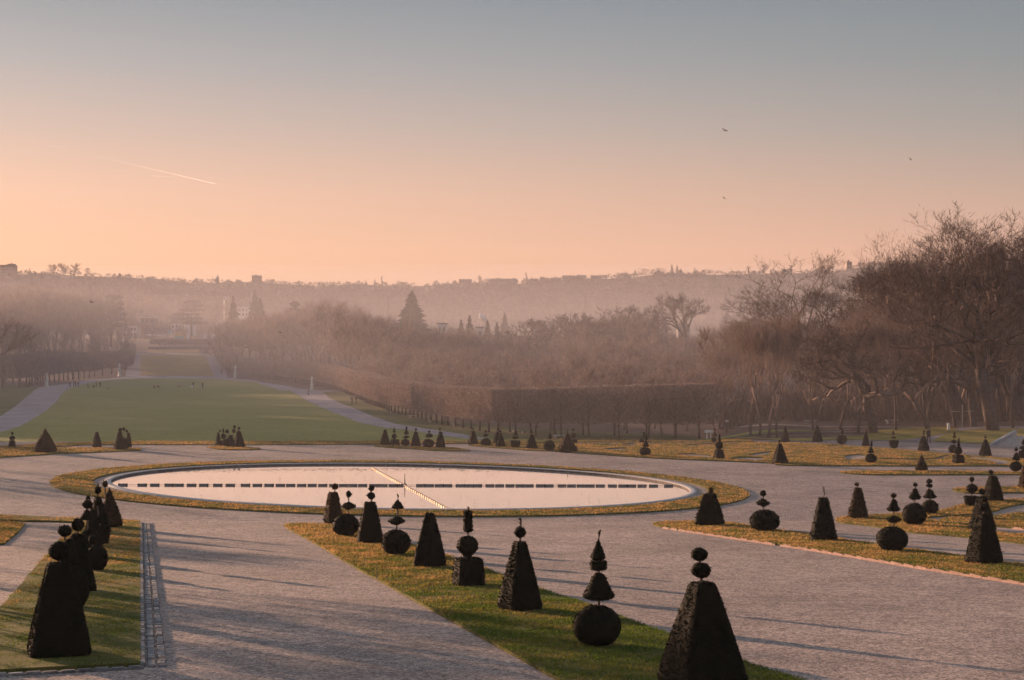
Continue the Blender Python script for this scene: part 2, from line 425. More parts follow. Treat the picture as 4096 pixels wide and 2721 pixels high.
bed(pol('8', [(1575,708),(1640,694),(1800,690),(2148,683),(2500,683),(2500,732),(2148,732),(1850,737),(1700,736),(1620,722)]), 1)
bed(pol('8', [(690,571),(800,562),(1290,560),(1600,562),(2148,572),(2500,576),(2500,596),(2148,590),(1500,592),(900,592),(760,582)]), 1)
# great right parterre: bands of turf parted by narrow gravel slots
lowb = [('6',1330,127),('6',1400,134),('6',1689,158),('7',180,158),('7',355,166),('7',470,175),('7',900,206),('7',1400,226),('7',1689,237),('8',200,517),('8',600,522),('8',1300,522),('8',2148,522),('8',2500,524)]
uppb = [('8',2500,505),('8',2148,470),('8',1900,455),('8',1600,430),('8',1300,405),('8',1000,378),('8',850,370),('8',700,358),('8',300,338),('8',0,336),('7',1400,116),('7',900,116),('7',400,117),('7',60,116),('6',1500,118)]
slots = [
 pol('e', [(140,455),(420,448),(640,440),(640,432),(300,436),(120,447)]),
 pol('e', [(960,578),(1100,560),(1330,545),(1340,552),(1250,570),(1080,590)]),
 pol('e', [(700,628),(900,618),(1180,622),(1220,632),(1120,655),(860,640)]),
 pol('d', [(1620,437),(1850,434),(1850,452),(1700,450)]),
 pol('d', [(1350,498),(1700,490),(1720,504),(1500,514)]),
 pol('e', [(0,575),(250,570),(380,582),(500,590),(500,612),(300,598),(100,590)]),
 pol('e', [(1960,450),(2250,462),(2340,470),(2150,474)]),
 pol('c', [(-60,600),(230,590),(230,626),(100,640),(-100,640)]),
 pol('c', [(380,628),(900,640),(1150,632),(1380,600),(1400,612),(1150,648),(700,652),(380,640)]),
 pol('c', [(1600,612),(2000,640),(2150,668),(2130,690),(1900,700),(1950,672),(1700,640)]),
]
def shrinkable(P):
    P = np.array([p[:2] for p in P]); m_ = P.mean(0); P = m_+(P-m_)*np.array([1.0,1.5]); return smooth_loop(P, 1)
P = smooth_loop([GZ(*p)[:2] for p in lowb+uppb], 1)
o, pt = sheet('lawn_parterre', P, 0.10, M['turf'], 3.0, 0.15, [shrinkable(s) for s in slots]); BEDS.append(pt)
# terrace edge strips and islands
bed(pol('6', [(-1000+2*0,125),(-400,124),(0,125),(700,122),(1200,118),(1689,112)])+pol('7', [(400,107),(900,108),(1300,108),(1460,106),(1560,103),(1300,97),(900,92),(400,90),(0,90)])+pol('6', [(1200,97),(800,98),(0,101)])+pol('5', [(815,106),(400,113),(0,135),(-400,150),(-400,175),(0,147),(300,139)]), 0)
bed(pol('6', [(735,129),(900,130),(1180,139),(1290,149),(1372,163),(1250,163),(1110,160),(1000,150),(850,143)]), 1)
bed(pol('5', [(1255,139),(1400,132),(1510,139),(1615,150),(1560,155),(1400,156),(1320,150)]), 1)
bed(pol('5', [(-400,175),(0,150),(300,143),(700,143),(865,147),(862,160),(700,166),(350,181),(0,203),(-400,235)]), 0)
# right bank lawns, woodland paths
def flat(name, P, off, mat, it=1, maxe=2.0):
    if it: P = smooth_loop(P, it)
    return sheet(name, P, off, mat, maxe)[1]
bk1 = flat('lawn_bank', pol('8', [(-250,318),(0,311),(300,306),(500,300),(860,288),(930,262),(1000,240),(1200,224),(1450,214),(1560,218),(1650,236),(1560,262),(1350,298),(1240,315),(1080,320),(870,317),(700,310),(450,327),(200,322)]), 0.07, M['bank'])
bk2 = flat('lawn_bank', pol('8', [(1418,326),(1500,285),(1600,250),(1780,229),(2148,226),(2400,226),(2400,260),(2148,282),(1900,350),(1700,342),(1560,334)]), 0.07, M['bank'])
flat('path', pol('8', [(1000,322),(1240,312),(1380,296),(1560,262),(1640,237),(1600,226),(1780,212),(2148,208),(2400,208),(2400,226),(2148,226),(1780,230),(1600,252),(1500,288),(1420,325)]), 0.05, M['farpath'])
flat('path', pol('8', [(-300,212),(0,210),(500,208),(1000,212),(1400,213),(1400,219),(1000,219),(500,214),(0,217),(-300,219)]), 0.05, M['farpath'])
# far valley: loop path under the far lawn
LAWN = pol('1', [(-700,1560),(0,1440),(150,1395),(250,1340),(360,1270),(440,1200),(500,1115),(570,1078),(700,1047),(870,1022),(1100,1011),(1400,1009),(1700,1016),(2000,1040)]) \
     + pol('2', [(110,1066),(240,1105),(320,1109),(420,1175),(520,1225),(640,1275),(850,1360),(1050,1402),(1250,1422),(1500,1465),(1700,1490)])
LAWN += [(40,204),(10,201),(-60,201),(-120,201)]
PATH = pol('1', [(-700,1400),(0,1310),(120,1230),(200,1160),(300,1082),(520,1052),(700,1022),(985,994),(1100,990),(1400,990),(1700,998),(1860,1012),(2000,1026)]) \
     + pol('2', [(100,1042),(250,1062),(420,1096),(570,1117),(620,1160),(700,1200),(850,1258),(960,1308),(1140,1368),(1400,1408),(1600,1438),(1760,1465),(1880,1490)])
PATH += [(45,204),(10,200),(-60,200),(-130,200)]
sheet('path', PATH, 0.08, M['farpath'], 4.0)
sheet('lawn', LAWN, 0.18, M['far_lawn'], 4.0)
sheet('lawn', pol('1', [(-900,1320),(0,1310),(200,1160),(300,1080),(150,1045),(0,1070),(-900,1150)]), 0.05, M['verge'], 4.0)
VG = pol('2', [(560,1112),(720,1110),(800,1140),(1000,1190),(1270,1270),(1500,1330),(1800,1370),(2150,1400)])+pol('3', [(500,1420),(1000,1440),(1500,1450),(1560,1484)])+[(30,203),(25,203)]
VG += pol('2', [(1880,1492),(1760,1467),(1600,1440),(1400,1410),(1140,1370),(960,1310),(850,1260),(700,1202),(620,1162)])
sheet('lawn', VG, 0.05, M['verge'], 4.0)
sheet('path', pol('1', [(985,992),(990,822),(1000,810),(1400,812),(1700,818),(1722,826),(1785,1002)]), 0.10, M['farpath'], 6.0)
sheet('lawn', pol('1', [(1100,988),(1104,824),(1360,824),(1604,828),(1680,994)]), 0.20, M['far_lawn2'], 6.0)
sheet('lawn', pol('1', [(1160,808),(1160,780),(1560,780),(1560,812)]), 0.10, M['far_lawn2'], 6.0)
sheet('path', pol('2', [(400,1092),(560,1104),(720,1103),(722,1110),(560,1118),(430,1110)]), 0.12, M['farpath'], 4.0)

# grass tufts: one countless sheet of blades
def tri_sample(P2, T, n):
    a, b, c = P2[T[:,0]], P2[T[:,1]], P2[T[:,2]]
    ar = np.abs((b[:,0]-a[:,0])*(c[:,1]-a[:,1])-(b[:,1]-a[:,1])*(c[:,0]-a[:,0]))/2
    return a, b, c, ar
def blades():
    Vs = []
    for (P2, T) in BEDS:
        a, b, c, ar = tri_sample(P2, T, 0)
        yc = (a[:,1]+b[:,1]+c[:,1])/3; xc = (a[:,0]+b[:,0]+c[:,0])/3
        vis = np.abs(xc) < 0.31*yc+4
        dens = np.where(yc < 60, 260, np.where(yc < 90, 150, np.where(yc < 125, 75, np.where(yc < 170, 40, 28))))*vis
        n = rng.poisson(ar*dens); idx = np.repeat(np.arange(len(T)), n)
        u, v = rng.random(len(idx)), rng.random(len(idx)); f = u+v > 1; u[f], v[f] = 1-u[f], 1-v[f]
        p = a[idx]+(b[idx]-a[idx])*u[:,None]+(c[idx]-a[idx])*v[:,None]
        p = p+rng.normal(0, 0.05, p.shape); z = terr(p[:,0], p[:,1])+0.085
        Yp = p[:,1]
        # clumpy height from a few sines
        cl = 0.5+0.5*np.sin(p[:,0]*2.1+2*np.sin(p[:,1]*0.9))*np.sin(p[:,1]*1.3+1.5*np.sin(p[:,0]*0.7))
        h = (0.045+0.05*cl)*rng.uniform(0.6,1.3,len(p))*np.clip(Yp/70, 0.9, 1.15)
        w = np.clip(Yp*0.00045, 0.015, 0.09)*rng.uniform(0.7,1.4,len(p))
        th = rng.uniform(0, 2*np.pi, len(p)); ln = rng.normal(0, 0.6, (len(p),2))*h[:,None]
        d = np.stack([np.cos(th), np.sin(th)], 1)*w[:,None]
        base = np.column_stack([p, z])
        v0 = base.copy(); v0[:,:2] -= d; v1 = base.copy(); v1[:,:2] += d
        v2 = base.copy(); v2[:,:2] += ln; v2[:,2] += h
        Vs.append(np.stack([v0, v1, v2], 1).reshape(-1, 3))
    V = np.vstack(Vs); F = np.arange(len(V)).reshape(-1, 3)
    tag(link('grass', mesh('grass', V, F, M['blades'])), 'short tufted winter grass covering the raised lawn beds', 'grass', kind='stuff')
    print('blades', len(F))
blades()

# ------------------------------------------------------------------ pond
def strip(loops):      # closed rings joined into a band
    n = len(loops[0]); V = np.vstack(loops); F = []
    for k in range(len(loops)-1):
        for i in range(n): F.append((k*n+i, k*n+(i+1)%n, (k+1)*n+(i+1)%n, (k+1)*n+i))
    return V, F
zp = -11.5
def lay(P, z): return np.column_stack([P, np.full(len(P), z)])
RO = rim_out; R1 = offs(RO, -0.12); R2 = offs(RO, -0.52); R3 = offs(RO, -0.55)
pond = tag(link('pond_basin', None), 'large round stone-rimmed pond basin in the middle of the gravel court', 'pond')
pond.location = (cen[0], cen[1], zp)
def rel(V): return np.asarray(V)-np.array([cen[0], cen[1], zp])
V, F2 = strip([lay(RO, zp-0.1), lay(RO, zp+0.06), lay(R1, zp+0.09), lay(R2, zp+0.09), lay(R3, zp+0.07), lay(R3, zp+0.02)])
link('coping', mesh('coping', rel(V), F2, M['stone'], True), pond)
R4 = offs(RO, -0.50)
V, F2 = strip([lay(R4, zp+0.05), lay(offs(RO, -0.53), zp-0.9)])
link('basin_wall', mesh('basin_wall', rel(V), F2, M['poolwall'], True), pond)
WL = zp-0.10
RW = offs(RO, -0.515)
tri = geometry.tessellate_polygon([[Vector((p[0], p[1], 0)) for p in RW]])
w = link('water', mesh('water', lay(RW, WL), [tuple(t) for t in tri], M['water']))
tag(w, kind='structure')
for pp in w.data.polygons: pass
if w.data.polygons[0].normal.z < 0: w.data.flip_normals()
tri = geometry.tessellate_polygon([[Vector((p[0], p[1], 0)) for p in RW]])
link('basin_floor', mesh('basin_floor', rel(lay(RW, zp-0.88)), [tuple(t) for t in tri], M['poolwall']), pond)

def on_water(sx, sy):
    q = (sy-YH)/FS; Yv = -WL/q; return np.array([(sx-XC)/FS*Yv, Yv, WL])
# floating cage units
def float_mesh():
    b = MB(); L, W, H = 0.64, 0.34, 0.19
    prof = [(-L/2, 0.80), (-L/2+0.06, 1.0), (L/2-0.06, 1.0), (L/2, 0.80)]
    V = []; n = 10
    for x, k in prof:
        for j in range(n):
            t = 2*math.pi*j/n
            V.append((x, math.copysign(abs(math.cos(t))**0.6, math.cos(t))*W/2*k, 0.03+math.copysign(abs(math.sin(t))**0.6, math.sin(t))*H/2*k+0.02))
    F = []
    for i in range(3):
        for j in range(n): F.append((i*n+j, i*n+(j+1)%n, (i+1)*n+(j+1)%n, (i+1)*n+j))
    F.append(tuple(range(n-1,-1,-1))); F.append(tuple(range(3*n, 4*n)))
    b.add(V, F)
    for s in (-1, 1):
        b.box((s*(L/2+0.015), 0, 0.045), (0.04,W*0.95,H*1.1))
    me = b.me('float', [M['float'], M['iron']], False)
    for p in me.polygons:
        if abs(p.center.x) > L/2-0.01: p.material_index = 1
    return me
fm = float_mesh()
fm2 = fm.copy(); fm2.materials.clear(); fm2.materials.append(M['float_sunlit']); fm2.materials.append(M['iron'])
g = 'floats strung across the pond'
fx = [S('5', x, 0)[0] for x in (755,874,951,1040,1100,1177,1252,1338,1415,1508,1581,1654)]
fx += [S('6', x, 0)[0] for x in (45,117,187,250,318,382,447,515,574,632,692,760,817,879,935,1048,1102,1162,1215,1290,1345,1399,1474,1533,1596,1657)]
fx += [S('7', x, 0)[0] for x in (62,124,180,248,302,380,439,498,554,616,690,754,808,872,942,1034)]
y0 = 1700+371/1.5355
for i, x in enumerate(fx):
    yy = y0+(x-500)/2200*4
    p = on_water(x, yy)
    o = link('pond_float', fm, None, tuple(p), random.uniform(-0.03,0.03))
    tag(o, 'dark flattened float in the line strung from side to side across the pond', 'float', g)
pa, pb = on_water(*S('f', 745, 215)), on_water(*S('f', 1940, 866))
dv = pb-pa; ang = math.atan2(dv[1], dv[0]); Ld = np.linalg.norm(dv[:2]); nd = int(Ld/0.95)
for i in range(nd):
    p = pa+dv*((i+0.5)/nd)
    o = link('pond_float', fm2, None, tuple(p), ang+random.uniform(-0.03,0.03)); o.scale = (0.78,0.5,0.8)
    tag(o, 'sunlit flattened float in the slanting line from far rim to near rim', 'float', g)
b = MB(); q = [on_water(x, y0+(x-500)/2200*4) for x in (fx[0]-20, fx[-1]+40)]
b.tube([q[0]+[0,0,0.06], q[1]+[0,0,0.06]], 0.012, 4)
tag(b.me and link('cable', b.me('cable', M['iron'])), 'thin cable linking the floats that lie straight across the pond', 'cable')
pc = on_water(*S('f', 1255, 480)); b = MB()
b.lathe([(-0.3,0.10),(0.1,0.10),(0.16,0.06),(0.55,0.035),(0.95,0.02)], 10)
tag(link('fountain_nozzle', b.me('fountain_nozzle', M['iron'], True), None, tuple(pc)), 'slim dark fountain nozzle standing where the two float lines cross', 'fountain nozzle')
# floating leaf scum near the far rim
V = []
for i in range(2200):
    sx = rng.uniform(620, 2750); d = abs(rng.normal(0, 6)); sy = 1873+d+ (sx-1500)**2*0.0000135
    p = on_water(sx, sy); r = rng.uniform(0.03, 0.11); a = rng.uniform(0, 6.28)
    V += [(p[0]+r*2*math.cos(a+k*2.1), p[1]+r*math.sin(a+k*2.1), WL+0.004) for k in range(3)]
V = np.array(V)
tag(link('floating_leaves', mesh('floating_leaves', V, np.arange(len(V)).reshape(-1,3), M['poolwall'])), 'scattered dead leaves and scum floating below the far rim of the pond', 'leaves', kind='stuff')

# ------------------------------------------------------------------ edgings and gutter
def stones_row(b, s0, s1, w0, w1, step=0.17, hgt=0.09, jit=0.02, off=0.03):
    A, B = G(*s0), G(*s1); L = np.linalg.norm((B-A)[:2]); n = int(L/step); d = (B-A)[:2]/L; rz = math.atan2(d[1], d[0])
    for i in range(n):
        t = (i+0.5)/n; p = A[:2]+(B-A)[:2]*t; w = (w0+(w1-w0)*t)*random.uniform(0.9,1.05)
        z = terr1(p[0], p[1])+off+random.uniform(-jit, jit)
        if i % 12 == 0:
            m2 = min(n, i+12); tm = ((i+m2)/2)/n; pm_ = A[:2]+(B-A)[:2]*tm
            za, zb_ = terr1(*(A[:2]+(B-A)[:2]*(i/n))), terr1(*(A[:2]+(B-A)[:2]*(m2/n)))
            P_ = []; pv2 = np.array([-d[1], d[0]])*(w0+(w1-w0)*tm)*0.42
            for q, zq in ((A[:2]+(B-A)[:2]*(i/n)-d*0.01, za), (A[:2]+(B-A)[:2]*(m2/n)+d*0.01, zb_)):
                for sg in (-1, 1):
                    for dz in (-0.12, off+hgt*0.5-0.035): P_.append((q[0]+sg*pv2[0], q[1]+sg*pv2[1], zq+dz))
            b.add(P_, [(0,1,3,2),(4,6,7,5),(0,4,5,1),(2,3,7,6),(1,5,7,3),(0,2,6,4)])
        b.box((p[0]+random.uniform(-.015,.015), p[1], z), (step*random.uniform(0.80,0.95), w, hgt), rz+random.uniform(-0.06,0.06), 0.9)
gut = tag(link('cobbled_gutter', None), 'long cobbled drainage gutter along the right side of the left lawn bed', 'gutter')
def wpx(sx0, sx1, sy): return abs(G(sx1, sy)[0]-G(sx0, sy)[0])
for nm, ta, tb, ba, bb, of in (('kerb', 559,568,563,581,0.06), ('channel', 573,585,590.5,622,0.0), ('edge_row', 589,598,634,665,0.03)):
    b = MB(); stones_row(b, ((ta+tb)/2, 2094), ((ba+bb)/2, 2671), wpx(ta,tb,2094), wpx(ba,bb,2671), 0.19, 0.12, 0.012, of)
    link(nm, b.me(nm, M['cobble']), gut)
b = MB(); P0, P1 = S('5', -500, 1572), S('5', 880, 1499)
stones_row(b, P0, P1, 0.16, 0.16, 0.42, 0.12, 0.015, 0.03)
tag(link('kerb_stones', b.me('kerb_stones', M['cobble'])), 'row of rough kerb stones along the near end of the left lawn bed', 'kerb')
b = MB()
for k in range(len(FR_low)-1):
    if k < 1: continue
    A, B2 = S(*FR_low[k]), S(*FR_low[k+1])
    stones_row(b, (A[0], A[1]+1.5), (B2[0], B2[1]+1.5), 0.07, 0.07, 1.1, 0.2, 0.006, 0.02)
tag(link('brick_edging', b.me('brick_edging', M['brick'])), 'low sunlit brick edging along the lower side of the front right lawn bed', 'edging')
b = MB()
K = [('8',1950,1005),('8',2060,1012),('8',2148,1022),('8',2300,1035)]
for k in range(3):
    A, B2 = S(*K[k]), S(*K[k+1]); stones_row(b, A, B2, 0.07, 0.07, 1.1, 0.2, 0.006, 0.02)
tag(link('brick_edging', b.me('brick_edging', M['brick'])), 'short brick edging beside the lawn at the far right behind the tall pyramid', 'edging')

def loose():
    n = 9000; Y = 30+150*rng.random(n)**1.3; X = rng.uniform(-0.31,0.31,n)*Y; X[:1500] = np.abs(X[:1500])*-0.4; z = terr(X, Y)
    ok = np.ones(n, bool)
    r = rng.uniform(0.008,0.02,n)*np.clip(Y/60,0.8,2); P = np.stack([X,Y,z+r*0.4],1)[ok]; r = r[ok]; n = len(P)
    base = np.array([[1,0,0],[-.5,.87,0],[-.5,-.87,0],[0,0,1.0],[0,0,-1.0]]); a = rng.uniform(0,6.28,n); c, s_ = np.cos(a), np.sin(a)
    V = base[None]*r[:,None,None]*rng.uniform(0.6,1.4,(n,1,3)); Vr = V.copy(); Vr[:,:,0] = V[:,:,0]*c[:,None]-V[:,:,1]*s_[:,None]; Vr[:,:,1] = V[:,:,0]*s_[:,None]+V[:,:,1]*c[:,None]
    V = (Vr+P[:,None]).reshape(-1,3); f = np.array([[0,1,3],[1,2,3],[2,0,3],[1,0,4],[2,1,4],[0,2,4]])
    F = (np.arange(n)[:,None,None]*5+f[None]).reshape(-1,3)
    tag(link('loose_stones', mesh('loose_stones', V, F, M['loose'])), 'loose pale and dark stones scattered over the gravel', 'gravel stones', kind='stuff')
M['loose'] = simple('loose_stone', (0.50,0.42,0.38), (0.16,0.14,0.13), 3.0, 0.8, isl=True)
loose()
# ------------------------------------------------------------------ topiary
def prof(kind, n=14):
    t = np.linspace(0, 1, n)
    if kind in 'BTHDU': t = 0.5-0.5*np.cos(t*math.pi)
    if kind in 'PCY': r = np.ones(n)
    if kind == 'B': r = np.sin(np.arccos(np.clip(2*t-1, -1, 1)))**0.97
    elif kind == 'L': r = (1-np.abs(2*t**0.8-1)**1.15)**0.9
    elif kind == 'D': r = np.where(t < 0.14, t/0.14*0.9+0.1, np.sqrt(np.clip(1-((t-0.14)/0.86)**2.2, 0, 1)))
    elif kind == 'U': r = np.where(t > 0.97, 0.92, 0.62+0.38*np.sin(np.clip(t, 0, 0.97)/0.97*math.pi/2)**0.9)
    elif kind == 'E': r = np.where(t < 0.12, t/0.12*0.4+0.6, 0.42+0.58*(1-(t-0.12)/0.88)**1.5)*np.where(t > 0.8, np.sqrt(np.clip(1-((t-0.8)/0.2)**2*0.8, 0, 1)), 1)
    elif kind == 'H': r = np.where(t < 0.45, (t/0.45)**0.7*0.9+0.06, np.sqrt(np.clip(1-((t-0.45)/0.55)**2.4, 0, 1))*0.97)
    elif kind == 'K': r = np.where(t < 0.1, t/0.1*0.4+0.6, (1-(t-0.1)/0.9)**0.9*0.97+0.03)
    elif kind == 'R': r = np.where(t < 0.12, t/0.12*0.12+0.88, np.maximum(1-((t-0.12)/0.88)**1.1, 0.02))
    elif kind == 'T': r = np.sin(np.arccos(np.clip(2*t-1, -1, 1)))
    return t, r
def tier_mesh(kind, H, w, wt, size, dens, rot, mat):
    """a clipped tier: base at z=0, height H, silhouette width w (foot) and wt (head)"""
    if kind in ('P','C','Y'):
        n = 16; t = np.concatenate([[0, 0.03], np.linspace(0.08, 0.955, n-4), [0.985, 1.0]])
        r = (w+(wt-w)*t)/2
        r = r*np.where(t < 0.02, 0.86, np.where(t < 0.05, 0.95, np.where(t > 0.99, 0.90, np.where(t > 0.97, 0.975, 1))))
        if kind == 'P' and w > wt*1.3: r = r*(1+0.05*np.sin(t*math.pi))
        t = np.concatenate([[0], t, [1.0]]); r = np.concatenate([[0.0], r, [0.0]])
    else:
        t, r = prof(kind, 22); r = r*w/2
        if kind == 'U': t = np.append(t, 1.0); r = np.append(r, 0.0)
    m = 40; th = np.linspace(0, 2*np.pi, m, endpoint=False)
    if kind in ('P',):
        p = 7.0; q = (np.abs(np.cos(th-rot))**p+np.abs(np.sin(th-rot))**p)**(-1/p); q = q/np.max(np.abs(q*np.cos(th)))
    else: q = np.ones(m)
    RR = np.outer(r, q)
    ph = rng.uniform(0, 6.28, 6)
    wob = 1+0.009*(np.sin(3*th+ph[0])[None]+np.sin(5*th+ph[1])[None]*np.sin(9*t[:,None]+ph[2])+np.sin(2*th+6*t[:,None]+ph[3]))
    if kind in ('R','T'): wob = wob+0.07*np.sin(5*th[None]+11*t[:,None]+ph[4])*np.sin(7*t[:,None]*3+ph[5])
    RR = RR*wob-size*0.5; RR = np.maximum(RR, 0)
    X = RR*np.cos(th); Y = RR*np.sin(th); Z = np.repeat((t*H)[:,None], m, 1)
    V = np.stack([X, Y, Z], 2).reshape(-1, 3); k = len(t)
    id_ = np.arange(k*m).reshape(k, m); nxt = np.roll(id_, -1, 1)
    Q = np.stack([id_[:-1].ravel(), nxt[:-1].ravel(), nxt[1:].ravel(), id_[1:].ravel()], 1)
    T = np.vstack([Q[:,[0,1,2]], Q[:,[0,2,3]]])
    a, b, c = V[T[:,0]], V[T[:,1]], V[T[:,2]]
    nr = np.cross(b-a, c-a); ar = np.linalg.norm(nr, axis=1)/2; nr = nr/np.maximum(2*ar, 1e-9)[:,None]
    N = int(min(14000, ar.sum()*dens)); N = max(N, 60)
    ix = rng.choice(len(T), N, p=ar/ar.sum())
    u, v = rng.random(N), rng.random(N); f = u+v > 1; u[f], v[f] = 1-u[f], 1-v[f]
    p = a[ix]+(b[ix]-a[ix])*u[:,None]+(c[ix]-a[ix])*v[:,None]
    rough = kind in ('R','T')
    d = nr[ix]*(1.3 if rough else 1.0)+rng.normal(0, 0.75, (N,3))+np.array([0,0,0.9 if rough else 0.25]); d /= np.linalg.norm(d, axis=1)[:,None]
    s = np.cross(d, rng.normal(0, 1, (N,3))); s /= np.linalg.norm(s, axis=1)[:,None]
    L = size*rng.uniform(0.5, 1.5, N)*(rng.choice([1,1,1,2.2], N) if rough else rng.choice([1]*30+[2.3], N)); Wd = size*(0.3 if rough else 0.45)*rng.uniform(0.6,1.3,N)
    p0 = p-d*L[:,None]*0.35
    LV = np.stack([p0-s*Wd[:,None], p0+s*Wd[:,None], p+d*L[:,None]*0.75], 1).reshape(-1, 3)
    Fall = np.vstack([T, len(V)+np.arange(len(LV)).reshape(-1, 3)])
    return mesh('foliage', np.vstack([V, LV]), Fall, mat, False)
TN = {'P':'clipped_pyramid','C':'clipped_cone','Y':'clipped_cylinder','B':'clipped_ball','L':'clipped_disc','D':'clipped_dome','U':'clipped_urn','E':'clipped_bell','H':'clipped_ball','K':'clipped_cone','R':'shaggy_cone','T':'leafy_tuft'}
def topiary(z, label, tiers, rot=0.5, mat='yew', sprig=None, basey=None):
    k = 1/ZM[z][2]
    K0 = tiers[0]; sx, sy = S(z, K0[1], K0[3])
    if basey: sy = basey
    g0 = G(sx, sy); wm = K0[4]*k/FS*g0[1]
    fwd = wm/2*(0.75 if K0[0] in 'PCRUY' else 0.25)
    Yc = g0[1]+fwd; Xc = (sx-XC)/FS*Yc; zb = terr1(Xc, Yc)+0.06
    root = tag(link('topiary', None, None, (Xc, Yc, zb)), label, 'topiary', 'clipped yews of the formal garden')
    mpp = k*Yc/FS                    # metres per zoom pixel
    def zz(y): return -(S(z, 0, y)[1]-YH)/FS*Yc
    size = float(np.clip(Yc*0.00105, 0.045, 0.11)); dens = float(np.clip(1.3/(size*size), 90, 620))
    topz = 0
    for i, t in enumerate(tiers):
        kind, cx, yt, yb, w = t[:5]; wt = t[5] if len(t) > 5 else w
        zt, z0 = zz(yt), zz(yb)
        if i == 0: z0 = zb-0.02
        H = zt-z0; X = (S(z, cx, 0)[0]-XC)/FS*Yc
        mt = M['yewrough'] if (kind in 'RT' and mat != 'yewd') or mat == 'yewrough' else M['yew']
        me = tier_mesh(kind, H, w*mpp, wt*mpp, size, dens, rot, mt)
        nm = TN[kind] if not (kind == 'P' and H < w*mpp*1.05) else 'clipped_block'
        me.name = nm
        link(nm, me, root, (X-Xc, 0, z0-zb))
        topz = max(topz, zt-zb); lastx = X-Xc
    b = MB(); pts = [(0,0,-0.1)]; rs = [0.06]
    for t in tiers[1:]:
        X = (S(z, t[1], 0)[0]-XC)/FS*Yc-Xc
        pts.append((X, 0, zz(t[3])-zb+0.02)); rs.append(0.038)
    if len(tiers) > 1: pts.append((lastx, 0, zz(tiers[-1][3])-zb+0.3*(zz(tiers[-1][2])-zz(tiers[-1][3])))); rs.append(0.025)
    else: pts.append((0,0,0.3)); rs.append(0.05)
    link('stem', b.me('stem', M['stem']) if not b.tube(pts, rs, 6) else None, root)
    if sprig:
        hgt = sprig*mpp; b = MB(); base = Vector((lastx, 0, topz-0.05))
        tip = base+Vector((0.1*hgt, 0, hgt+0.05)); b.tube([base, base.lerp(tip, 0.5)+Vector((0.03,0,0)), tip], [0.02,0.014,0.006], 4)
        for s in range(7):
            q0 = base.lerp(tip, 0.35+0.1*s); q1 = q0+Vector((random.uniform(-1,1), random.uniform(-1,1), random.uniform(0.3,1)))*hgt*0.32
            b.tube([q0, q1], [0.012, 0.005], 3)
            for _ in range(5):
                c = q0.lerp(q1, random.random()); e = Vector((random.uniform(-1,1), random.uniform(-1,1), random.uniform(-1,1)))*0.05
                b.add([c, c+e, c+Vector((e.y, -e.z, e.x+0.03))], [(0,1,2)])
        link('sprig', b.me('sprig', M['yewrough']), root)
    return root
T = topiary
# middle row, running from the pond to the lower right corner
T('6', 'browned square yew pyramid with leafy knob, nearest the pond in the middle row', [('P',510,415,608,135,70),('D',522,360,396,46)], 0.6, 'yewrough')
T('6', 'low wide yew ball with mushroom tier and small ball, second from pond in middle row', [('B',588,548,690,172),('L',606,468,522,104),('B',606,405,447,43)])
T('6', 'yew cone with two small balls on its flat top against the pond water', [('C',737,475,737,188,76),('B',744,415,455,60),('B',746,373,408,45)])
T('6', 'round yew ball with spinning-top disc and pointed bell finial, centre of the middle row', [('B',896,643,808,188),('L',901,557,616,118),('K',907,450,515,85)], sprig=22)
T('6', 'plain tapering yew pyramid with no finial, in the middle row', [('P',1105,543,888,222,66)], 0.9)
T('6', 'yew block carrying a heart-shaped ball and upright cylinder in the middle row', [('P',1343,820,1003,218,188),('H',1337,680,820,145),('Y',1339,528,655,66,62)], 0.35, sprig=18)
T('7', 'tall yew pyramid with a single ball and leafy sprig on top, middle row', [('P',122,718,1160,300,90),('B',124,625,693,80)], 0.6, sprig=45)
T('7', 'yew ball under a bell, thin disc and pointed cone in the foreground', [('B',597,1108,1375,305),('E',607,908,1072,212),('Y',605,838,888,112,112),('K',604,690,830,102)], sprig=34)
T('7', 'largest dark yew pyramid with two stacked balls, cut by the bottom edge', [('P',1245,968,1630,575,165),('B',1235,845,940,130),('B',1225,755,835,114)], 0.45, basey=2770)
# left row
T('5', 'huge black yew pyramid with one big ball in the lower left corner', [('P',362,848,1455,455,168),('B',368,716,832,142)], 0.35)
T('5', 'yew with small oval ball over a bell, just behind the huge left pyramid', [('B',455,862,1140,200),('E',428,697,858,128),('B',397,615,686,92)])
T('a', 'narrow flat-topped yew pyramid with oval ball, third in the left row', [('P',508,900,1664,520,185),('B',505,700,862,172)], 0.5)
T('a', 'broad yew ball with no tall finial bulging right of the left row', [('B',740,1035,1385,300),('B',690,905,1032,120)])
T('a', 'yew dome with bare pale stem, bell, oval and small cap in the left row', [('B',668,820,1175,285),('E',622,590,722,190),('B',627,472,582,148),('B',631,424,466,72)], basey=2236)
T('a', 'slim flat-topped yew pyramid half hidden in the middle of the left row', [('P',690,598,1075,310,75),('T',680,562,596,60)])
T('a', 'yew urn with small ball above it near the far end of the left row', [('U',842,790,1050,158),('B',782,648,770,100),('B',750,462,545,74)])
T('a', 'yew pyramid topped by a spiky ball, second from the pond in the left row', [('P',757,433,910,376,104),('B',757,300,402,100)], 0.6, sprig=22)
T('a', 'shaggy unclipped brownish yew cone at the pond end of the left row', [('R',905,285,838,340),('T',848,228,318,84)], mat='yewrough')
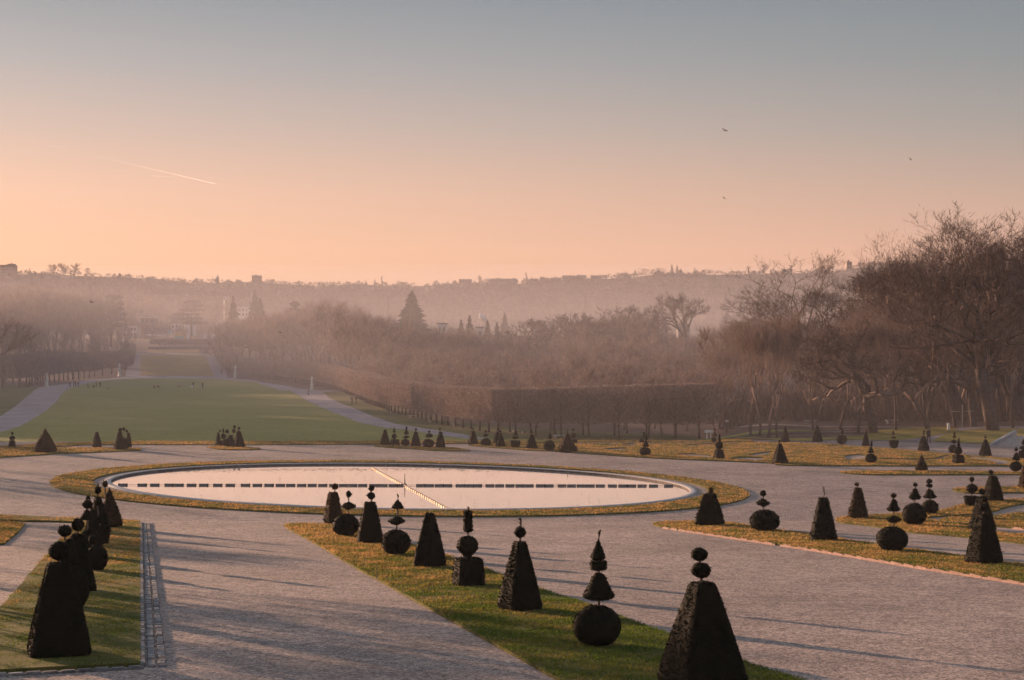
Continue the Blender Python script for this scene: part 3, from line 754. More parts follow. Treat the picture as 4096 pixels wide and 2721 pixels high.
# right row
T('7', 'stout square yew pyramid with broken twiggy tip beside the pond rim', [('P',1288,423,628,206,88),('T',1296,380,424,38)], 0.95, 'yew')
T('8', 'widest low yew ball with pointed disc and small ball, front right bed', [('B',116,862,1040,245),('L',102,768,838,122),('B',103,708,758,58)])
T('8', 'round yew cone with a forked bare twig sticking out, front right bed', [('C',575,770,1118,240,86)], sprig=82)
T('8', 'round yew ball under disc, bell and ragged tuft, front right bed', [('B',1115,993,1198,255),('L',1127,900,968,130),('E',1127,778,872,116),('T',1127,732,770,56)])
T('8', 'tallest yew pyramid on the right with two balls, left flank sunlit', [('P',1832,893,1303,305,112),('B',1832,813,876,84),('B',1838,765,802,62)], 0.45)
T('8', 'slanting yew pyramid with one ball half hidden behind the tallest right pyramid', [('P',1818,755,1035,228,72),('B',1818,697,742,62)], 0.5)
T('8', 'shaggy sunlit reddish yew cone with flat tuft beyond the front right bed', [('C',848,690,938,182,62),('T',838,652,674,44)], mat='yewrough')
T('8', 'big round yew ball with pale stem, bell and small ball, right side', [('B',1289,810,992,198),('E',1293,693,780,110),('B',1296,650,681,42)])
T('8', 'yew ball with flared bell, thin disc and small dome, behind the big ball', [('B',1411,787,902,140),('E',1410,700,771,118),('Y',1407,663,683,58,58),('D',1406,617,653,54)])
T('8', 'yew urn with tapered ball and ragged square tuft at the right', [('U',1730,755,845,114),('H',1740,660,740,102),('T',1738,602,645,48)])
T('8', 'broad yew pyramid with one ball, left flank olive in the sun, right side', [('P',1905,598,803,170,72),('B',1889,547,585,42)], 0.35)
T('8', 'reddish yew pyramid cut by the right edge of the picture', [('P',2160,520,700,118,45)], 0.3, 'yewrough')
T('8', 'yew ball with bell and tiny cone by the right edge', [('B',2084,483,563,100),('E',2087,415,474,72),('K',2086,360,398,34)])
T('8', 'yew ball with wide disc beside the stairs at the right edge', [('B',2142,393,465,86),('L',2144,358,390,72),('K',2144,290,352,36)])
T('8', 'shaggy bare-topped yew cone on the narrow far right lawn strip', [('R',1345,415,563,106)])
T('c', 'yew ball with bell and slender double tip in front of the road', [('B',285,560,695,165),('E',284,465,550,100),('B',290,428,460,38),('K',292,358,425,36)])
T('c', 'yew block with ball and slim cone finial in the right parterre', [('P',1470,582,705,180,140),('B',1467,468,575,124),('Y',1475,355,463,56,32)], 0.3)
T('c', 'yew ball with lens tier and onion finial beside the road, far right', [('B',1395,438,558,130),('L',1408,362,424,95),('E',1418,300,342,58),('B',1418,270,300,36)])
T('c', 'yew pyramid standing just left of the walking person', [('P',998,322,528,175,58),('B',1000,275,304,36),('B',1003,245,270,28)], 0.5)
T('c', 'yew pyramid with tiny ball nearest the stone stairs', [('P',1838,368,598,184,52),('B',1836,318,352,38)], 0.5)
T('c', 'yew urn with thin disc and small bell beside the grey road', [('U',594,382,496,140),('L',590,325,356,76),('E',588,240,300,46)])
T('c', 'small sunlit yew cone standing on the grey road edge, right', [('C',215,262,464,122,36),('B',225,236,258,24)])
T('e', 'round yew ball with pointed bell in front of the right bank', [('B',2250,305,436,150),('K',2257,195,292,62)])
T('e', 'smooth yew cone in front of a grey tree trunk at the foot of the bank', [('P',1922,200,402,155,46),('B',1918,172,200,28)])
T('e', 'yew cone between two pale trunks at the wood edge', [('C',1488,212,406,138,46),('B',1488,192,212,30)])
T('e', 'square yew pyramid with one sunlit flank standing in the right parterre', [('P',1415,420,702,226,62),('L',1411,372,404,46)], 0.25)
T('e', 'yew block with ball and flat-topped cone in the middle of the parterre', [('P',595,505,633,160,112),('B',595,392,500,114),('Y',602,292,390,50,32)], 0.3)
T('e', 'dark yew ball with bell half behind the block topiary in the parterre', [('B',527,335,418,80),('E',538,255,322,66),('B',537,215,245,26)])
T('d', 'yew ball with bell and tall pointed cone alone in the parterre grass', [('B',1957,470,590,165),('E',1968,375,462,104),('K',1976,262,372,50)])
T('d', 'yew urn ball with cylinder half behind the pointed topiary', [('B',1910,345,422,76),('Y',1942,262,345,34,30)])
T('d', 'shaggy dark yew cone beside the road at the parterre edge', [('R',912,258,545,268)], sprig=30)
T('d', 'yew ball with a bell cap left of the shaggy cone', [('B',664,380,524,168),('E',672,277,356,70)])
T('d', 'small yew block with ball and cap behind the shaggy cone', [('P',1005,362,422,88,84),('B',990,274,348,82),('B',987,218,244,34)])
T('d', 'yew cone with stacked ball and knob between urn and ball', [('C',427,298,503,182,56),('B',427,250,288,40),('B',426,231,250,22)])
T('d', 'flat-topped yew urn with disc and bell in the middle distance', [('U',208,382,487,146),('Y',207,327,354,90,84),('E',209,240,308,74)])
T('h', 'yew pyramid with small ball overlapping another pyramid behind it', [('P',1976,125,357,178,42),('B',1974,85,118,38)], 0.3)
T('h', 'yew pyramid with ball standing behind and left of another pyramid', [('P',1925,105,304,170,52),('B',1936,58,90,36)], 0.4)
T('h', 'yew ball with disc and small heart tip on its own island', [('B',1745,212,340,168),('L',1742,130,188,102),('H',1743,80,126,42)])
T('h', 'yew pyramid with mushroom knob, left end of the second far group', [('P',1542,98,315,192,66),('L',1546,48,78,42)], 0.4)
T('h', 'yew pyramid with mushroom knob, right end of the first far group', [('P',1030,108,370,180,62),('L',1022,46,80,46)], 0.4)
T('h', 'widest yew ball of the far group with umbrella dome and tuft', [('B',840,222,362,196),('D',853,135,196,126),('L',853,90,124,56)])
T('h', 'yew pyramid with round knob in the middle of the far group', [('P',643,112,350,182,66),('B',643,54,96,46)], 0.4)
T('h', 'yew ball with disc, bell and ball stacked in four tiers, far group', [('B',478,222,338,146),('L',490,165,214,116),('E',495,68,150,92),('B',496,30,68,38)])
T('h', 'yew block with ball and bullet finial in the far group', [('P',312,230,330,178,140),('H',303,138,228,96),('E',303,38,122,54)])
T('h', 'plain yew cone at the left end of the far group', [('C',158,76,318,178,48)])
# far left groups
T('5', 'yew pyramid with ball at the right of the crowded far left cluster', [('P',1467,38,142,90,26),('B',1468,12,31,20)], 0.6)
T('5', 'leaning yew pyramid with ball behind the right one of the far cluster', [('P',1415,62,136,66,26),('B',1436,24,50,28),('B',1440,2,22,20)])
T('5', 'low yew ball with flat tuft in the crowded far left cluster', [('B',1388,86,135,48),('D',1395,26,50,28)])
T('5', 'small yew block with ball and cylinder in the crowded far cluster', [('P',1370,96,132,42,38),('B',1372,54,86,38),('Y',1372,24,46,17,16)])
T('5', 'slanting yew pyramid at the left of the crowded far cluster', [('P',1340,46,130,46,14),('B',1352,32,44,14)])
T('5', 'big yew pyramid with ball at the front of the left trio', [('P',735,38,157,90,26),('B',738,20,40,24)], 0.6)
T('5', 'round-tiered yew in the middle of the left trio', [('B',768,80,152,62),('B',760,16,36,26)])
T('5', 'narrow yew pyramid at the back of the left trio', [('P',790,48,140,50,18),('B',779,30,46,18)])
T('5', 'plain yew pyramid alone in front of the green lawn, far left', [('P',595,45,138,72,24)], 0.6)
T('5', 'large shaggy unclipped yew cone on the far left lawn strip', [('R',278,14,174,142)])
T('5', 'small yew block with two balls at the far left edge', [('P',74,98,140,56,44),('B',74,67,97,38),('B',75,43,62,16)])
print('topiary done')

# ------------------------------------------------------------------ trees
def sliv(P, D, L, W, bend=0.25):
    n = len(P); s = np.cross(D, rng.normal(0,1,(n,3))); s /= np.linalg.norm(s, axis=1)[:,None]+1e-9
    m = P+D*(L*0.5)[:,None]+rng.normal(0,1,(n,3))*(L*bend*0.3)[:,None]
    e = m+(D+rng.normal(0,0.3,(n,3))+np.array([0,0,0.25]))*(L*0.5)[:,None]
    w = (W/2)[:,None]
    V = np.stack([P-s*w, P+s*w, m+s*w*0.6, m-s*w*0.6, e], 1).reshape(-1,3)
    b = np.arange(n)[:,None]*5
    F = np.vstack([b+[0,1,2], b+[0,2,3], b+[3,2,4]])
    return V, F
def bare(seed, H=16., clear=0.3, spread=0.42, ntw=6000, twl=0.9, tww=0.03, lead=True, rtr=0.022, up=0.25, depth=3, limbs=14, crook=0.18, lean=0.0, twk=1.0):
    """returns (trunk V,F), (crown V,F)"""
    R = random.Random(seed); tr = MB(); cr = MB(); segs = []
    def rv(): return Vector((R.gauss(0,1), R.gauss(0,1), R.gauss(0,1)))
    def limb(p, d, L, r, lev):
        n = [9,7,5,4][min(lev,3)]; pts = [p.copy()]; rs = [r]
        for i in range(n):
            d = (d+rv()*crook*(0.5 if lev == 0 else 1)+Vector((0,0,up*0.3 if lev else 0.05))).normalized()
            p = p+d*(L/n); pts.append(p.copy()); rs.append(r*(1-0.72*(i+1)/n) if lev else r*(1-0.6*(i+1)/n))
        k = 8 if lev == 0 else (5 if lev == 1 else 3)
        (tr if lev == 0 else cr).tube(pts, rs, k)
        for i in range(n):
            if lev >= 1: segs.append((pts[i], pts[i+1], lev))
        return pts, rs
    def child(pts, rs, lev, cnt, t0, Lc, ang):
        n = len(pts)-1
        for c in range(cnt):
            t = t0+(1-t0)*(c+R.random())/cnt; f = t*n; i = min(int(f), n-1)
            p = pts[i].lerp(pts[i+1], f-i); d = (pts[i+1]-pts[i]).normalized(); r = (rs[i]+(rs[i+1]-rs[i])*(f-i))*0.62
            a = d.cross(rv()).normalized(); A = R.uniform(*ang)
            dd = (d*math.cos(A)+a*math.sin(A)).normalized()
            if dd.z < -0.15 and lev < 2: dd.z *= -0.3; dd.normalize()
            L = Lc*(1.15-0.6*t)*R.uniform(0.7,1.2)
            q, s = limb(p, dd, L, max(r, 0.012), lev)
            if lev < depth: child(q, s, lev+1, 5 if lev == 1 else 4, 0.25, L*0.55, (0.4,0.95))
    d0 = Vector((lean, 0, 1)).normalized()
    TH = H*(0.9 if lead else max(clear+0.12, 0.3))
    pts, rs = limb(Vector((0,0,-0.2)), d0, TH, H*rtr, 0)
    child(pts, rs, 1, limbs, clear/(TH/H) if lead else 0.72, H*spread*(1 if lead else 1.35), (0.6,1.15) if lead else (0.25,0.95))
    A = np.array([tuple(s[0]) for s in segs]); B = np.array([tuple(s[1]) for s in segs]); lv = np.array([s[2] for s in segs])
    wgt = np.linalg.norm(B-A, axis=1)*np.where(lv >= 2, 1.0, 0.35)
    ix = rng.choice(len(A), ntw, p=wgt/wgt.sum()); t = rng.random(ntw)[:,None]
    P = A[ix]+(B[ix]-A[ix])*t; D0 = B[ix]-A[ix]; D0 /= np.linalg.norm(D0, axis=1)[:,None]+1e-9
    D = D0*0.6+rng.normal(0,0.55,(ntw,3))+np.array([0,0,0.25]); D /= np.linalg.norm(D, axis=1)[:,None]
    V2, F2 = sliv(P, D, twl*rng.uniform(0.5,1.4,ntw)*twk, tww*rng.uniform(0.6,1.4,ntw))
    def tri(mb):
        F = []
        for f in mb.F:
            for j in range(1, len(f)-1): F.append((f[0], f[j], f[j+1]))
        return np.array(mb.V, float), np.array(F, int)
    tV, tF = tri(tr); cV, cF = tri(cr)
    return (tV, tF), (np.vstack([cV, V2]), np.vstack([cF, F2+len(cV)]))
def forkt(seed, H=16., fr=0.28, lev=7, ang=0.5, ratio=0.80, ntw=5000, twl=0.7, tww=0.03, up=0.12, crook=0.14, r0=0.022, lean=0.0, lead=0.0, p3=0.3, first=3, thick=0.9):
    R = random.Random(seed); tr = MB(); cr = MB(); A = []; B = []; Wt = []
    def rv(): return Vector((R.gauss(0,1), R.gauss(0,1), R.gauss(0,1)))
    def go(p, d, L, r, k, lead_):
        n = 3 if k < 3 else 2; pts = [p.copy()]; rs = [r]
        for i in range(n):
            d = (d+rv()*crook*(0.6 if k == 0 else 1)+Vector((0,0,up*(0.4+0.2*k)))*(1 if k else 0)).normalized(); p = p+d*(L/n); pts.append(p.copy()); rs.append(r*(1-0.24*(i+1)/n))
        (tr if k == 0 else cr).tube(pts, rs, 9 if k == 0 else (6 if k < 3 else 3))
        if k >= 2:
            for i in range(n): A.append(tuple(pts[i])); B.append(tuple(pts[i+1])); Wt.append(L*(0.25+0.25*k))
        if k >= lev: return
        m = first if k == 0 else (3 if R.random() < p3 else 2)
        a0 = R.uniform(0, 6.28); x = d.cross(Vector((0.31,0.87,0.2))).normalized(); y = d.cross(x)
        for j in range(m):
            main = lead_ and j == 0
            th = a0+2*math.pi*j/m+R.gauss(0,0.35); an = (0.08 if main else R.uniform(0.6,1.15)*ang*(1.25 if (k == 0 or lead_) else 1))
            dd = d*math.cos(an)+(x*math.cos(th)+y*math.sin(th))*math.sin(an)
            if dd.z < -0.25: dd.z *= 0.3
            Lc = L*ratio*R.uniform(0.75,1.2)*(1.0 if k else 0.85)
            if k == 0: Lc = H*(1-fr)*0.30*R.uniform(0.85,1.15)
            go(p, dd.normalized(), Lc, rs[-1]*(0.9 if main else R.uniform(0.66,0.86)*thick), k+1, main)
    go(Vector((0,0,-0.3)), Vector((lean,0,1)).normalized(), H*fr, H*r0, 0, lead > 0)
    A = np.array(A); B = np.array(B); W_ = np.array(Wt)
    ix = rng.choice(len(A), ntw, p=W_/W_.sum()); t = rng.random(ntw)[:,None]
    P = A[ix]+(B[ix]-A[ix])*t; D0 = B[ix]-A[ix]; D0 /= np.linalg.norm(D0, axis=1)[:,None]+1e-9
    D = D0*0.9+rng.normal(0,0.5,(ntw,3))+np.array([0,0,0.2]); D /= np.linalg.norm(D, axis=1)[:,None]
    V2, F2 = sliv(P, D, twl*rng.uniform(0.5,1.4,ntw), tww*rng.uniform(0.6,1.4,ntw))
    def tri(mb):
        F = []
        for f in mb.F:
            for j in range(1, len(f)-1): F.append((f[0], f[j], f[j+1]))
        return np.array(mb.V, float), np.array(F, int)
    cV, cF = tri(cr)
    return tri(tr), (np.vstack([cV, V2]), np.vstack([cF, F2+len(cV)]))
def hnorm(tc, H):
    (tV, tF), (cV, cF) = tc; h = np.percentile(cV[:,2], 99.85); k = H/h
    return (tV*k, tF), (cV*k, cF)
def merge(parts):
    V = []; F = []; n = 0
    for v, f in parts: V.append(v); F.append(f+n); n += len(v)
    return np.vstack(V), np.vstack(F)
def conifer(seed, H=16., W=7., n=2600, tiers=11, trunk=0.12, pw=0.9):
    r = np.random.default_rng(seed)
    t = r.random(n)**0.75; t = 1-t                     # more at the foot
    z = H*(0.08+0.92*t); saw = (t*tiers)%1.0
    rad = W/2*(1-t)**pw*(1.0-0.45*saw)*r.uniform(0.45,1.08,n)*(1+0.15*np.sin(5*t*7+seed))
    a = r.uniform(0, 2*np.pi, n)
    P = np.stack([rad*np.cos(a), rad*np.sin(a), z-rad*0.15], 1)
    D = np.stack([np.cos(a), np.sin(a), r.uniform(-0.5,0.3,n)], 1); D /= np.linalg.norm(D, axis=1)[:,None]
    s = np.cross(D, r.normal(0,1,(n,3))); s /= np.linalg.norm(s, axis=1)[:,None]
    L = 0.055*H*r.uniform(0.6,1.5,n)*(1.1-t*0.6); w = L*0.28
    V = np.stack([P-D*(L*0.6)[:,None]-s*w[:,None], P-D*(L*0.6)[:,None]+s*w[:,None], P+D*(L*0.6)[:,None]], 1).reshape(-1,3)
    F = np.arange(3*n).reshape(-1,3)
    b = MB(); b.tube([(0,0,-0.3),(0,0,H*0.5),(0,0,H*0.98)], [H*0.018, H*0.011, 0.02], 6)
    tf = []
    for f in b.F:
        for j in range(1, len(f)-1): tf.append((f[0], f[j], f[j+1]))
    return (np.array(b.V), np.array(tf)), (V, F)
def cedar(seed, H=12., W=14., layers=6, n=2600):
    r = np.random.default_rng(seed); Vs = []
    for k in range(layers):
        t = (k+0.6)/layers; z = H*(0.35+0.63*t); R0 = W/2*(1-0.75*(t-0.35)**2-0.5*max(0, t-0.6)); m = n//layers
        cx, cy2 = r.normal(0, W*0.10, 2)
        a = r.uniform(0, 6.283, m); q = np.sqrt(r.random(m))*R0*(0.75+0.25*np.sin(a*3+k*2))
        P = np.stack([cx+q*np.cos(a), cy2+q*np.sin(a), z+r.normal(0, H*0.018, m)-q*0.04], 1)
        D = r.normal(0,1,(m,3)); D[:,2] *= 0.35; D /= np.linalg.norm(D, axis=1)[:,None]
        s = np.cross(D, r.normal(0,1,(m,3))); s /= np.linalg.norm(s, axis=1)[:,None]
        L = r.uniform(0.4,1.1,m)*H*0.045
        Vs.append(np.stack([P-s*L[:,None]*0.5, P+s*L[:,None]*0.5, P+D*L[:,None]*1.4], 1).reshape(-1,3))
    V = np.vstack(Vs); b = MB(); b.tube([(0,0,-0.3),(0.2,0,H*0.5),(0,0.1,H*0.93)], [H*0.03,H*0.02,0.04], 6)
    for k in range(layers*2):
        a = r.uniform(0,6.28); z = H*(0.35+0.55*k/(layers*2)); b.tube([(0,0,z),(math.cos(a)*W*0.3, math.sin(a)*W*0.3, z+H*0.06)], [H*0.01,0.03], 4)
    tf = []
    for f in b.F:
        for j in range(1, len(f)-1): tf.append((f[0], f[j], f[j+1]))
    return (np.array(b.V), np.array(tf)), (V, np.arange(len(V)).reshape(-1,3))
def tree_obj(name, tc, label, cat, loc, rot=0., scale=1., group=None, mats=('bark','twig')):
    root = tag(link(name, None, None, loc, rot), label, cat, group); root.scale = (scale,)*3
    (tV,tF),(cV,cF) = tc
    link('trunk', mesh('trunk', tV, tF, M[mats[0]], True), root)
    link('crown', mesh('crown', cV, cF, M[mats[1]]), root)
    return root
def copy_tree(root, loc, rot, scale, label=None):
    r = root.copy(); COL.objects.link(r); r.location = loc; r.rotation_euler = (0,0,rot); r.scale = scale if isinstance(scale, tuple) else (scale,)*3
    if label: r['label'] = label
    for ch in root.children:
        c = ch.copy(); COL.objects.link(c); c.parent = r
    return r
def height_to(sx, sytop, X, Y, zb): return -(sytop-YH)/FS*Y-zb

# --- wood trees, single meshes (mid distance)
WV = []
for s in range(6):
    tc = hnorm(forkt(100+s, 15, 0.30, 6, 0.36, 0.80, 3600, 1.0, 0.045, 0.20, 0.13, 0.014, 0, 1 if s%2 else 0, 0.3, 3), 15)
    V, F2 = merge(tc); WV.append((V, F2))
WM = [mesh('bare_tree', v, f, [M['twig'], M['twig2']][i%2]) for i, (v, f) in enumerate(WV)]
print('wood variants', [len(f) for v, f in WV])
# silhouettes in V pixels
SILX = [0,90,170,200,240,290,330,420,520,560,620,700,760,800,860,930,1000,1060,1150,1240,1300,1400,1480,1520,1600,1650,1700,1760,1850,1950,2010,2060,2150,2360]
SILY = [665,660,662,672,690,705,735,745,735,722,720,702,697,712,725,742,748,752,770,776,752,722,728,748,772,748,724,726,732,722,690,650,622,612]
# the line of the clipped rows: (xV, yV base, yV top)
CL = [(1642,1009,882),(1534,1012,888),(1358,1011,893),(1250,1008,897),(1152,1002,898),(1076,990,895),(1030,982,892),(988,973,888),(900,950,878),(840,928,862),(791,905,850),(740,893,840),(700,886,836),(640,877,832),(580,867,826)]
clx = [c[0] for c in CL][::-1]; clb = [c[1] for c in CL][::-1]
def hedgeY(xv):
    return G(*S('v', xv, float(np.interp(xv, clx, clb))))[1]
WG = 'bare trees of the brown woodland'
placed = []
def try_wood(lab, xv_lo, xv_hi, Y0f, Y1, spacing, n, hfun, cap):
    cnt = 0; tries = 0
    while cnt < n and tries < n*40:
        tries += 1
        xv = rng.uniform(xv_lo, xv_hi); Ya = Y0f(xv)
        if Ya > Y1-8: continue
        Y = math.sqrt(rng.uniform(Ya*Ya, Y1*Y1)); X = (xv-1180)/3860*Y
        if any((X-a)**2+(Y-b2)**2 < spacing**2 for a, b2 in placed[-500:]): continue
        yt = hfun(xv, Y, Ya); zb = terr1(X, Y); H = -(yt-790)/3860*Y-zb
        H *= rng.uniform(0.9,1.05)
        if H < 4: continue
        placed.append((X, Y)); cnt += 1
        yield X, Y, zb, min(H, 34)
def sil(xv): return float(np.interp(xv, SILX, SILY))+rng.uniform(-4, 12)
indiv = 0
def wood_obj(X, Y, zb, H, label, wide=1.0, vi=None):
    i = int(rng.integers(6)) if vi is None else vi
    o = link('bare_tree', WM[i], None, (X, Y, zb), rng.uniform(0, 6.28)); k = H/15
    o.scale = (k*wide, k*wide, k); tag(o, label, 'tree', WG); return o
# right-middle wood: canopy climbs from behind the clipped row to the skyline
f1 = lambda xv, Y, Ya: (880-8*rng.random())+(sil(xv)-880)*min(1, ((Y-Ya)/(470-Ya)))**0.75
for X, Y, zb, H in try_wood('', 560, 1660, lambda xv: hedgeY(xv)+9, 400, 6.2, 175, f1, 0):
    wood_obj(X, Y, zb, H, 'bare brown tree in the dense wood behind the long clipped hedge row', 1.45 if H < 12 else 1.15)
# left wood
CLL = [(-60,897,832),(52,893,818),(104,882,811),(160,876,812),(220,868,812),(286,858,812)]
def hedgeYL(xv): return G(*S('v', xv, float(np.interp(xv, [c[0] for c in CLL], [c[1] for c in CLL]))))[1]
f2 = lambda xv, Y, Ya: (815-8*rng.random())+(sil(xv)-815)*min(1, ((Y-Ya)/110))**0.6
for X, Y, zb, H in try_wood('', -60, 300, lambda xv: hedgeYL(xv)+8, 690, 7.5, 66, f2, 0):
    wood_obj(X, Y, zb, H, 'tall bare tree in the wood left of the distant green lawn', 0.85)
# the rest of the woodland as one mass
def mass():
    Vs = []; Fs = []; n = 0
    small = [merge(hnorm(forkt(300+s, 15, 0.25, 4, 0.42, 0.80, 1700, 1.3, 0.085, 0.18, 0.14, 0.014, 0, s%2, 0.3, 3), 15)) for s in range(4)]
    jobs = []
    f3 = lambda xv, Y, Ya: sil(xv)
    for q in try_wood('', 560, 1680, lambda xv: max(395, hedgeY(xv)+12), 690, 7.5, 210, f3, 0): jobs.append(q)
    for q in try_wood('', 1640, 2500, lambda xv: 262, 420, 7.0, 170, lambda xv, Y, Ya: sil(xv)+20*rng.random(), 0): jobs.append(q)
    for q in try_wood('', 290, 580, lambda xv: 860, 1000, 8.0, 60, lambda xv, Y, Ya: sil(xv)+8, 0): jobs.append(q)
    for q in try_wood('', -60, 250, lambda xv: 690, 860, 9.0, 50, f3, 0): jobs.append(q)
    for q in try_wood('', 290, 600, lambda xv: 945, 1060, 8.0, 70, lambda xv, Y, Ya: 738+rng.uniform(-12,25), 0): jobs.append(q)
    for q in try_wood('', -1700, -95, lambda xv: 305, 640, 8.0, 420, lambda xv, Y, Ya: 790-3860*rng.uniform(8,14)/Y, 0): jobs.append(q)
    for q in try_wood('', 500, 1300, lambda xv: 600, 900, 9.0, 110, lambda xv, Y, Ya: sil(xv)+4, 0): jobs.append(q)
    for X, Y, zb, H in jobs:
        v, f = small[int(rng.integers(4))]; a = rng.uniform(0,6.28); k = H/15; c, s = math.cos(a), math.sin(a)
        w = k*1.15
        W = np.stack([(v[:,0]*c-v[:,1]*s)*w+X, (v[:,0]*s+v[:,1]*c)*w+Y, v[:,2]*k+zb], 1)
        Vs.append(W.astype(np.float32)); Fs.append(f+n); n += len(v)
    tag(link('woodland', mesh('woodland', np.vstack(Vs), np.vstack(Fs), M['twig'])), 'mass of bare brown woodland filling the park behind the nearer trees', 'woodland', kind='stuff')
    print('mass', len(jobs), n)
mass()

# --- right wood edge: trees with real trunks
E1 = [hnorm(forkt(500+s, 18, 0.34, 8, 0.36, 0.82, 6000, 0.8, 0.03, 0.14, 0.15, 0.016, 0, 1, 0.2, 3), 18) for s in range(3)]
E2 = [hnorm(forkt(520+s, 20, 0.30, 8, 0.50, 0.84, 9000, 0.8, 0.032, 0.07, 0.2, 0.026, 0, 0, 0.25, 4), 20) for s in range(3)]
protoE = []
def edge_tree(i, sx, sy, sytop, label, lean=0, group='trees along the edge of the right wood', wide=1.0):
    g0 = G(sx, sy); H = -(sytop-YH)/FS*g0[1]-g0[2]
    src = (E1+E2)[i]; base = 18 if i < 3 else 20
    if i not in protos:
        o = tree_obj('bare_tree', src, label, 'tree', tuple(g0), rng.uniform(0,6.28), 1, group); protos[i] = o
    else: o = copy_tree(protos[i], tuple(g0), rng.uniform(0,6.28), 1, label)
    k = H/base; o.scale = (k*wide, k*wide, k); return o
protos = {}
z4 = lambda x, y: S('4', x, y)
EL = [
 (0,'4',115,1490,690,'slender grey-trunked tree left of two close trunks at the wood edge'),
 (1,'4',172,1488,700,'slender tree close beside another pale trunk at the wood edge'),
 (2,'4',62,1480,720,'dark thin tree left of the paired pale trunks at the wood edge'),
 (1,'4',398,1450,660,'straight tree behind a clipped cone at the foot of the bank'),
 (3,'4',680,1465,760,'stout grey-barked tree on the lawn bank beside the leaning trunk'),
 (0,'4',560,1440,720,'thin tree between the cone topiary and the stout bank tree'),
 (2,'4',915,1448,700,'short dark tree standing upright in the grass of the bank'),
 (4,'4',1118,1440,520,'smooth pale trunk beside the walking person'),
 (0,'4',1290,1425,600,'slim tree behind the fork of the gravel path'),
 (5,'4',1405,1425,420,'thick tree right of the gravel path with a sunlit left edge'),
 (2,'4',6,1478,740,'thin dark tree at the left end of the open wood edge'),
 (1,'4',1650,1432,420,'tall trunk at the far right above the stairs'),
]
for i, z, x, y, yt, lab in EL:
    sx, sy = S(z, x, y); edge_tree(i, sx, sy, S(z, x, yt)[1], lab)
# second rank of individually standing trees inside the right wood
G2 = 'second rank trees inside the right wood'
for n_, (X, Y, zb, H) in enumerate(try_wood('', 1650, 2420, lambda xv: 222, 262, 5.0, 46, lambda xv, Y, Ya: sil(xv)+10+30*rng.random(), 0)):
    i = int(rng.integers(0, 6))
    k = H/(18 if i < 3 else 20); w = k*1.0
    o = copy_tree(protos[i], (X, Y, zb), rng.uniform(0,6.28), (w, w, k), 'bare tree standing among others inside the shadowy wood at the right')
    o['group'] = G2
# hero trees
def hero(seed, sx, sy, sytop, label, Yd=None, **kw):
    g0 = G(sx, sy)
    if Yd: X = (sx-XC)/FS*Yd; g0 = np.array([X, Yd, terr1(X, Yd)])
    H = -(sytop-YH)/FS*g0[1]-g0[2]
    a = dict(H=H, clear=0.3, spread=0.42, ntw=22000, twl=0.8, tww=0.035, lead=False, rtr=0.024, up=0.22, depth=3, limbs=8, crook=0.26)
    a.update(kw); tc = hnorm(bare(seed, **a), H)
    return tree_obj('bare_tree', tc, label, 'tree', tuple(g0), kw.get('rot', 0), 1, None, ('bark', kw.get('mt','twigd')))
def hero2(seed, z, x, y, yt, label, mt='twigd', Yd=None, **kw):
    sx, sy = S(z, x, y); sytop = S(z, 0, yt)[1]; g0 = G(sx, sy)
    if Yd: X = (sx-XC)/FS*Yd; g0 = np.array([X, Yd, terr1(X, Yd)])
    H = -(sytop-YH)/FS*g0[1]-g0[2]
    wk = kw.pop('wk', 1.0)
    a = dict(H=H, fr=0.30, lev=9, ang=0.5, ratio=0.79, ntw=9000, twl=0.7, tww=0.045, up=0.06, crook=0.17, r0=0.027, p3=0.2, first=4, thick=1.1)
    a.update(kw); tc = hnorm(forkt(seed, **a), H)
    o = tree_obj('bare_tree', tc, label, 'tree', tuple(g0), 0, 1, None, ('bark', mt)); o.scale = (wk, wk, 1); return o
hero2(11,'4',1525,1445,95,'tallest spreading bare tree with thick furrowed trunk above the right bank', lev=10, ntw=22000, twl=0.95, fr=0.40, r0=0.034, crook=0.2, first=6, ang=0.5, wk=1.3)
hero2(12,'4',1330,1430,72,'very tall bare tree whose open crown stands against the sky at right', Yd=226, lev=10, ntw=20000, twl=0.95, fr=0.45, ang=0.5, crook=0.2, wk=1.6, first=6)
hero2(13,'4',1660,1430,130,'tall twisted bare tree crowning the right edge of the picture', Yd=232, lev=10, ntw=20000, twl=0.95, fr=0.42, ang=0.5, crook=0.22, wk=1.5, first=6)
hero2(14,'4',1065,1430,215,'bare tree with a straight leader rising left of the tall pair', Yd=240, lead=1, lev=9, fr=0.4, ang=0.42, ratio=0.86, ntw=9000, r0=0.018)
hero2(15,'4',400,1430,345,'wide fan-shaped bare tree standing alone above the wood against the hazy hill', Yd=262, lev=10, ntw=14000, fr=0.36, ang=0.5, up=0.03, first=6, crook=0.12, wk=1.45, twl=0.9)
hero2(16,'3',1470,1480,335,'rounded bare tree with forked trunk above the middle of the wood', Yd=455, lev=9, ntw=6000, fr=0.55, ang=0.5, up=0.05, first=3, tww=0.075, wk=1.1)
hero2(17,'3',1045,1480,430,'crooked small-crowned bare tree above the wood left of the rounded one', Yd=465, lev=8, ntw=4000, fr=0.6, ang=0.55, crook=0.3, first=2, tww=0.08)
hero2(18,'3',920,1480,455,'low spreading dark tree above the wood beside the crooked one', Yd=470, lev=8, ntw=5000, fr=0.5, ang=0.6, first=4, tww=0.085)
hero2(19,'3',210,1480,540,'broad dome-shaped bare tree standing above the middle wood', Yd=470, lev=8, ntw=6000, fr=0.5, ang=0.6, first=4, tww=0.085, wk=1.2)
hero2(30,'3',620,1480,500,'broad dark bare tree in the left part of the raised wood skyline', Yd=475, lev=8, ntw=7000, fr=0.5, ang=0.6, first=4, tww=0.085, wk=1.2)
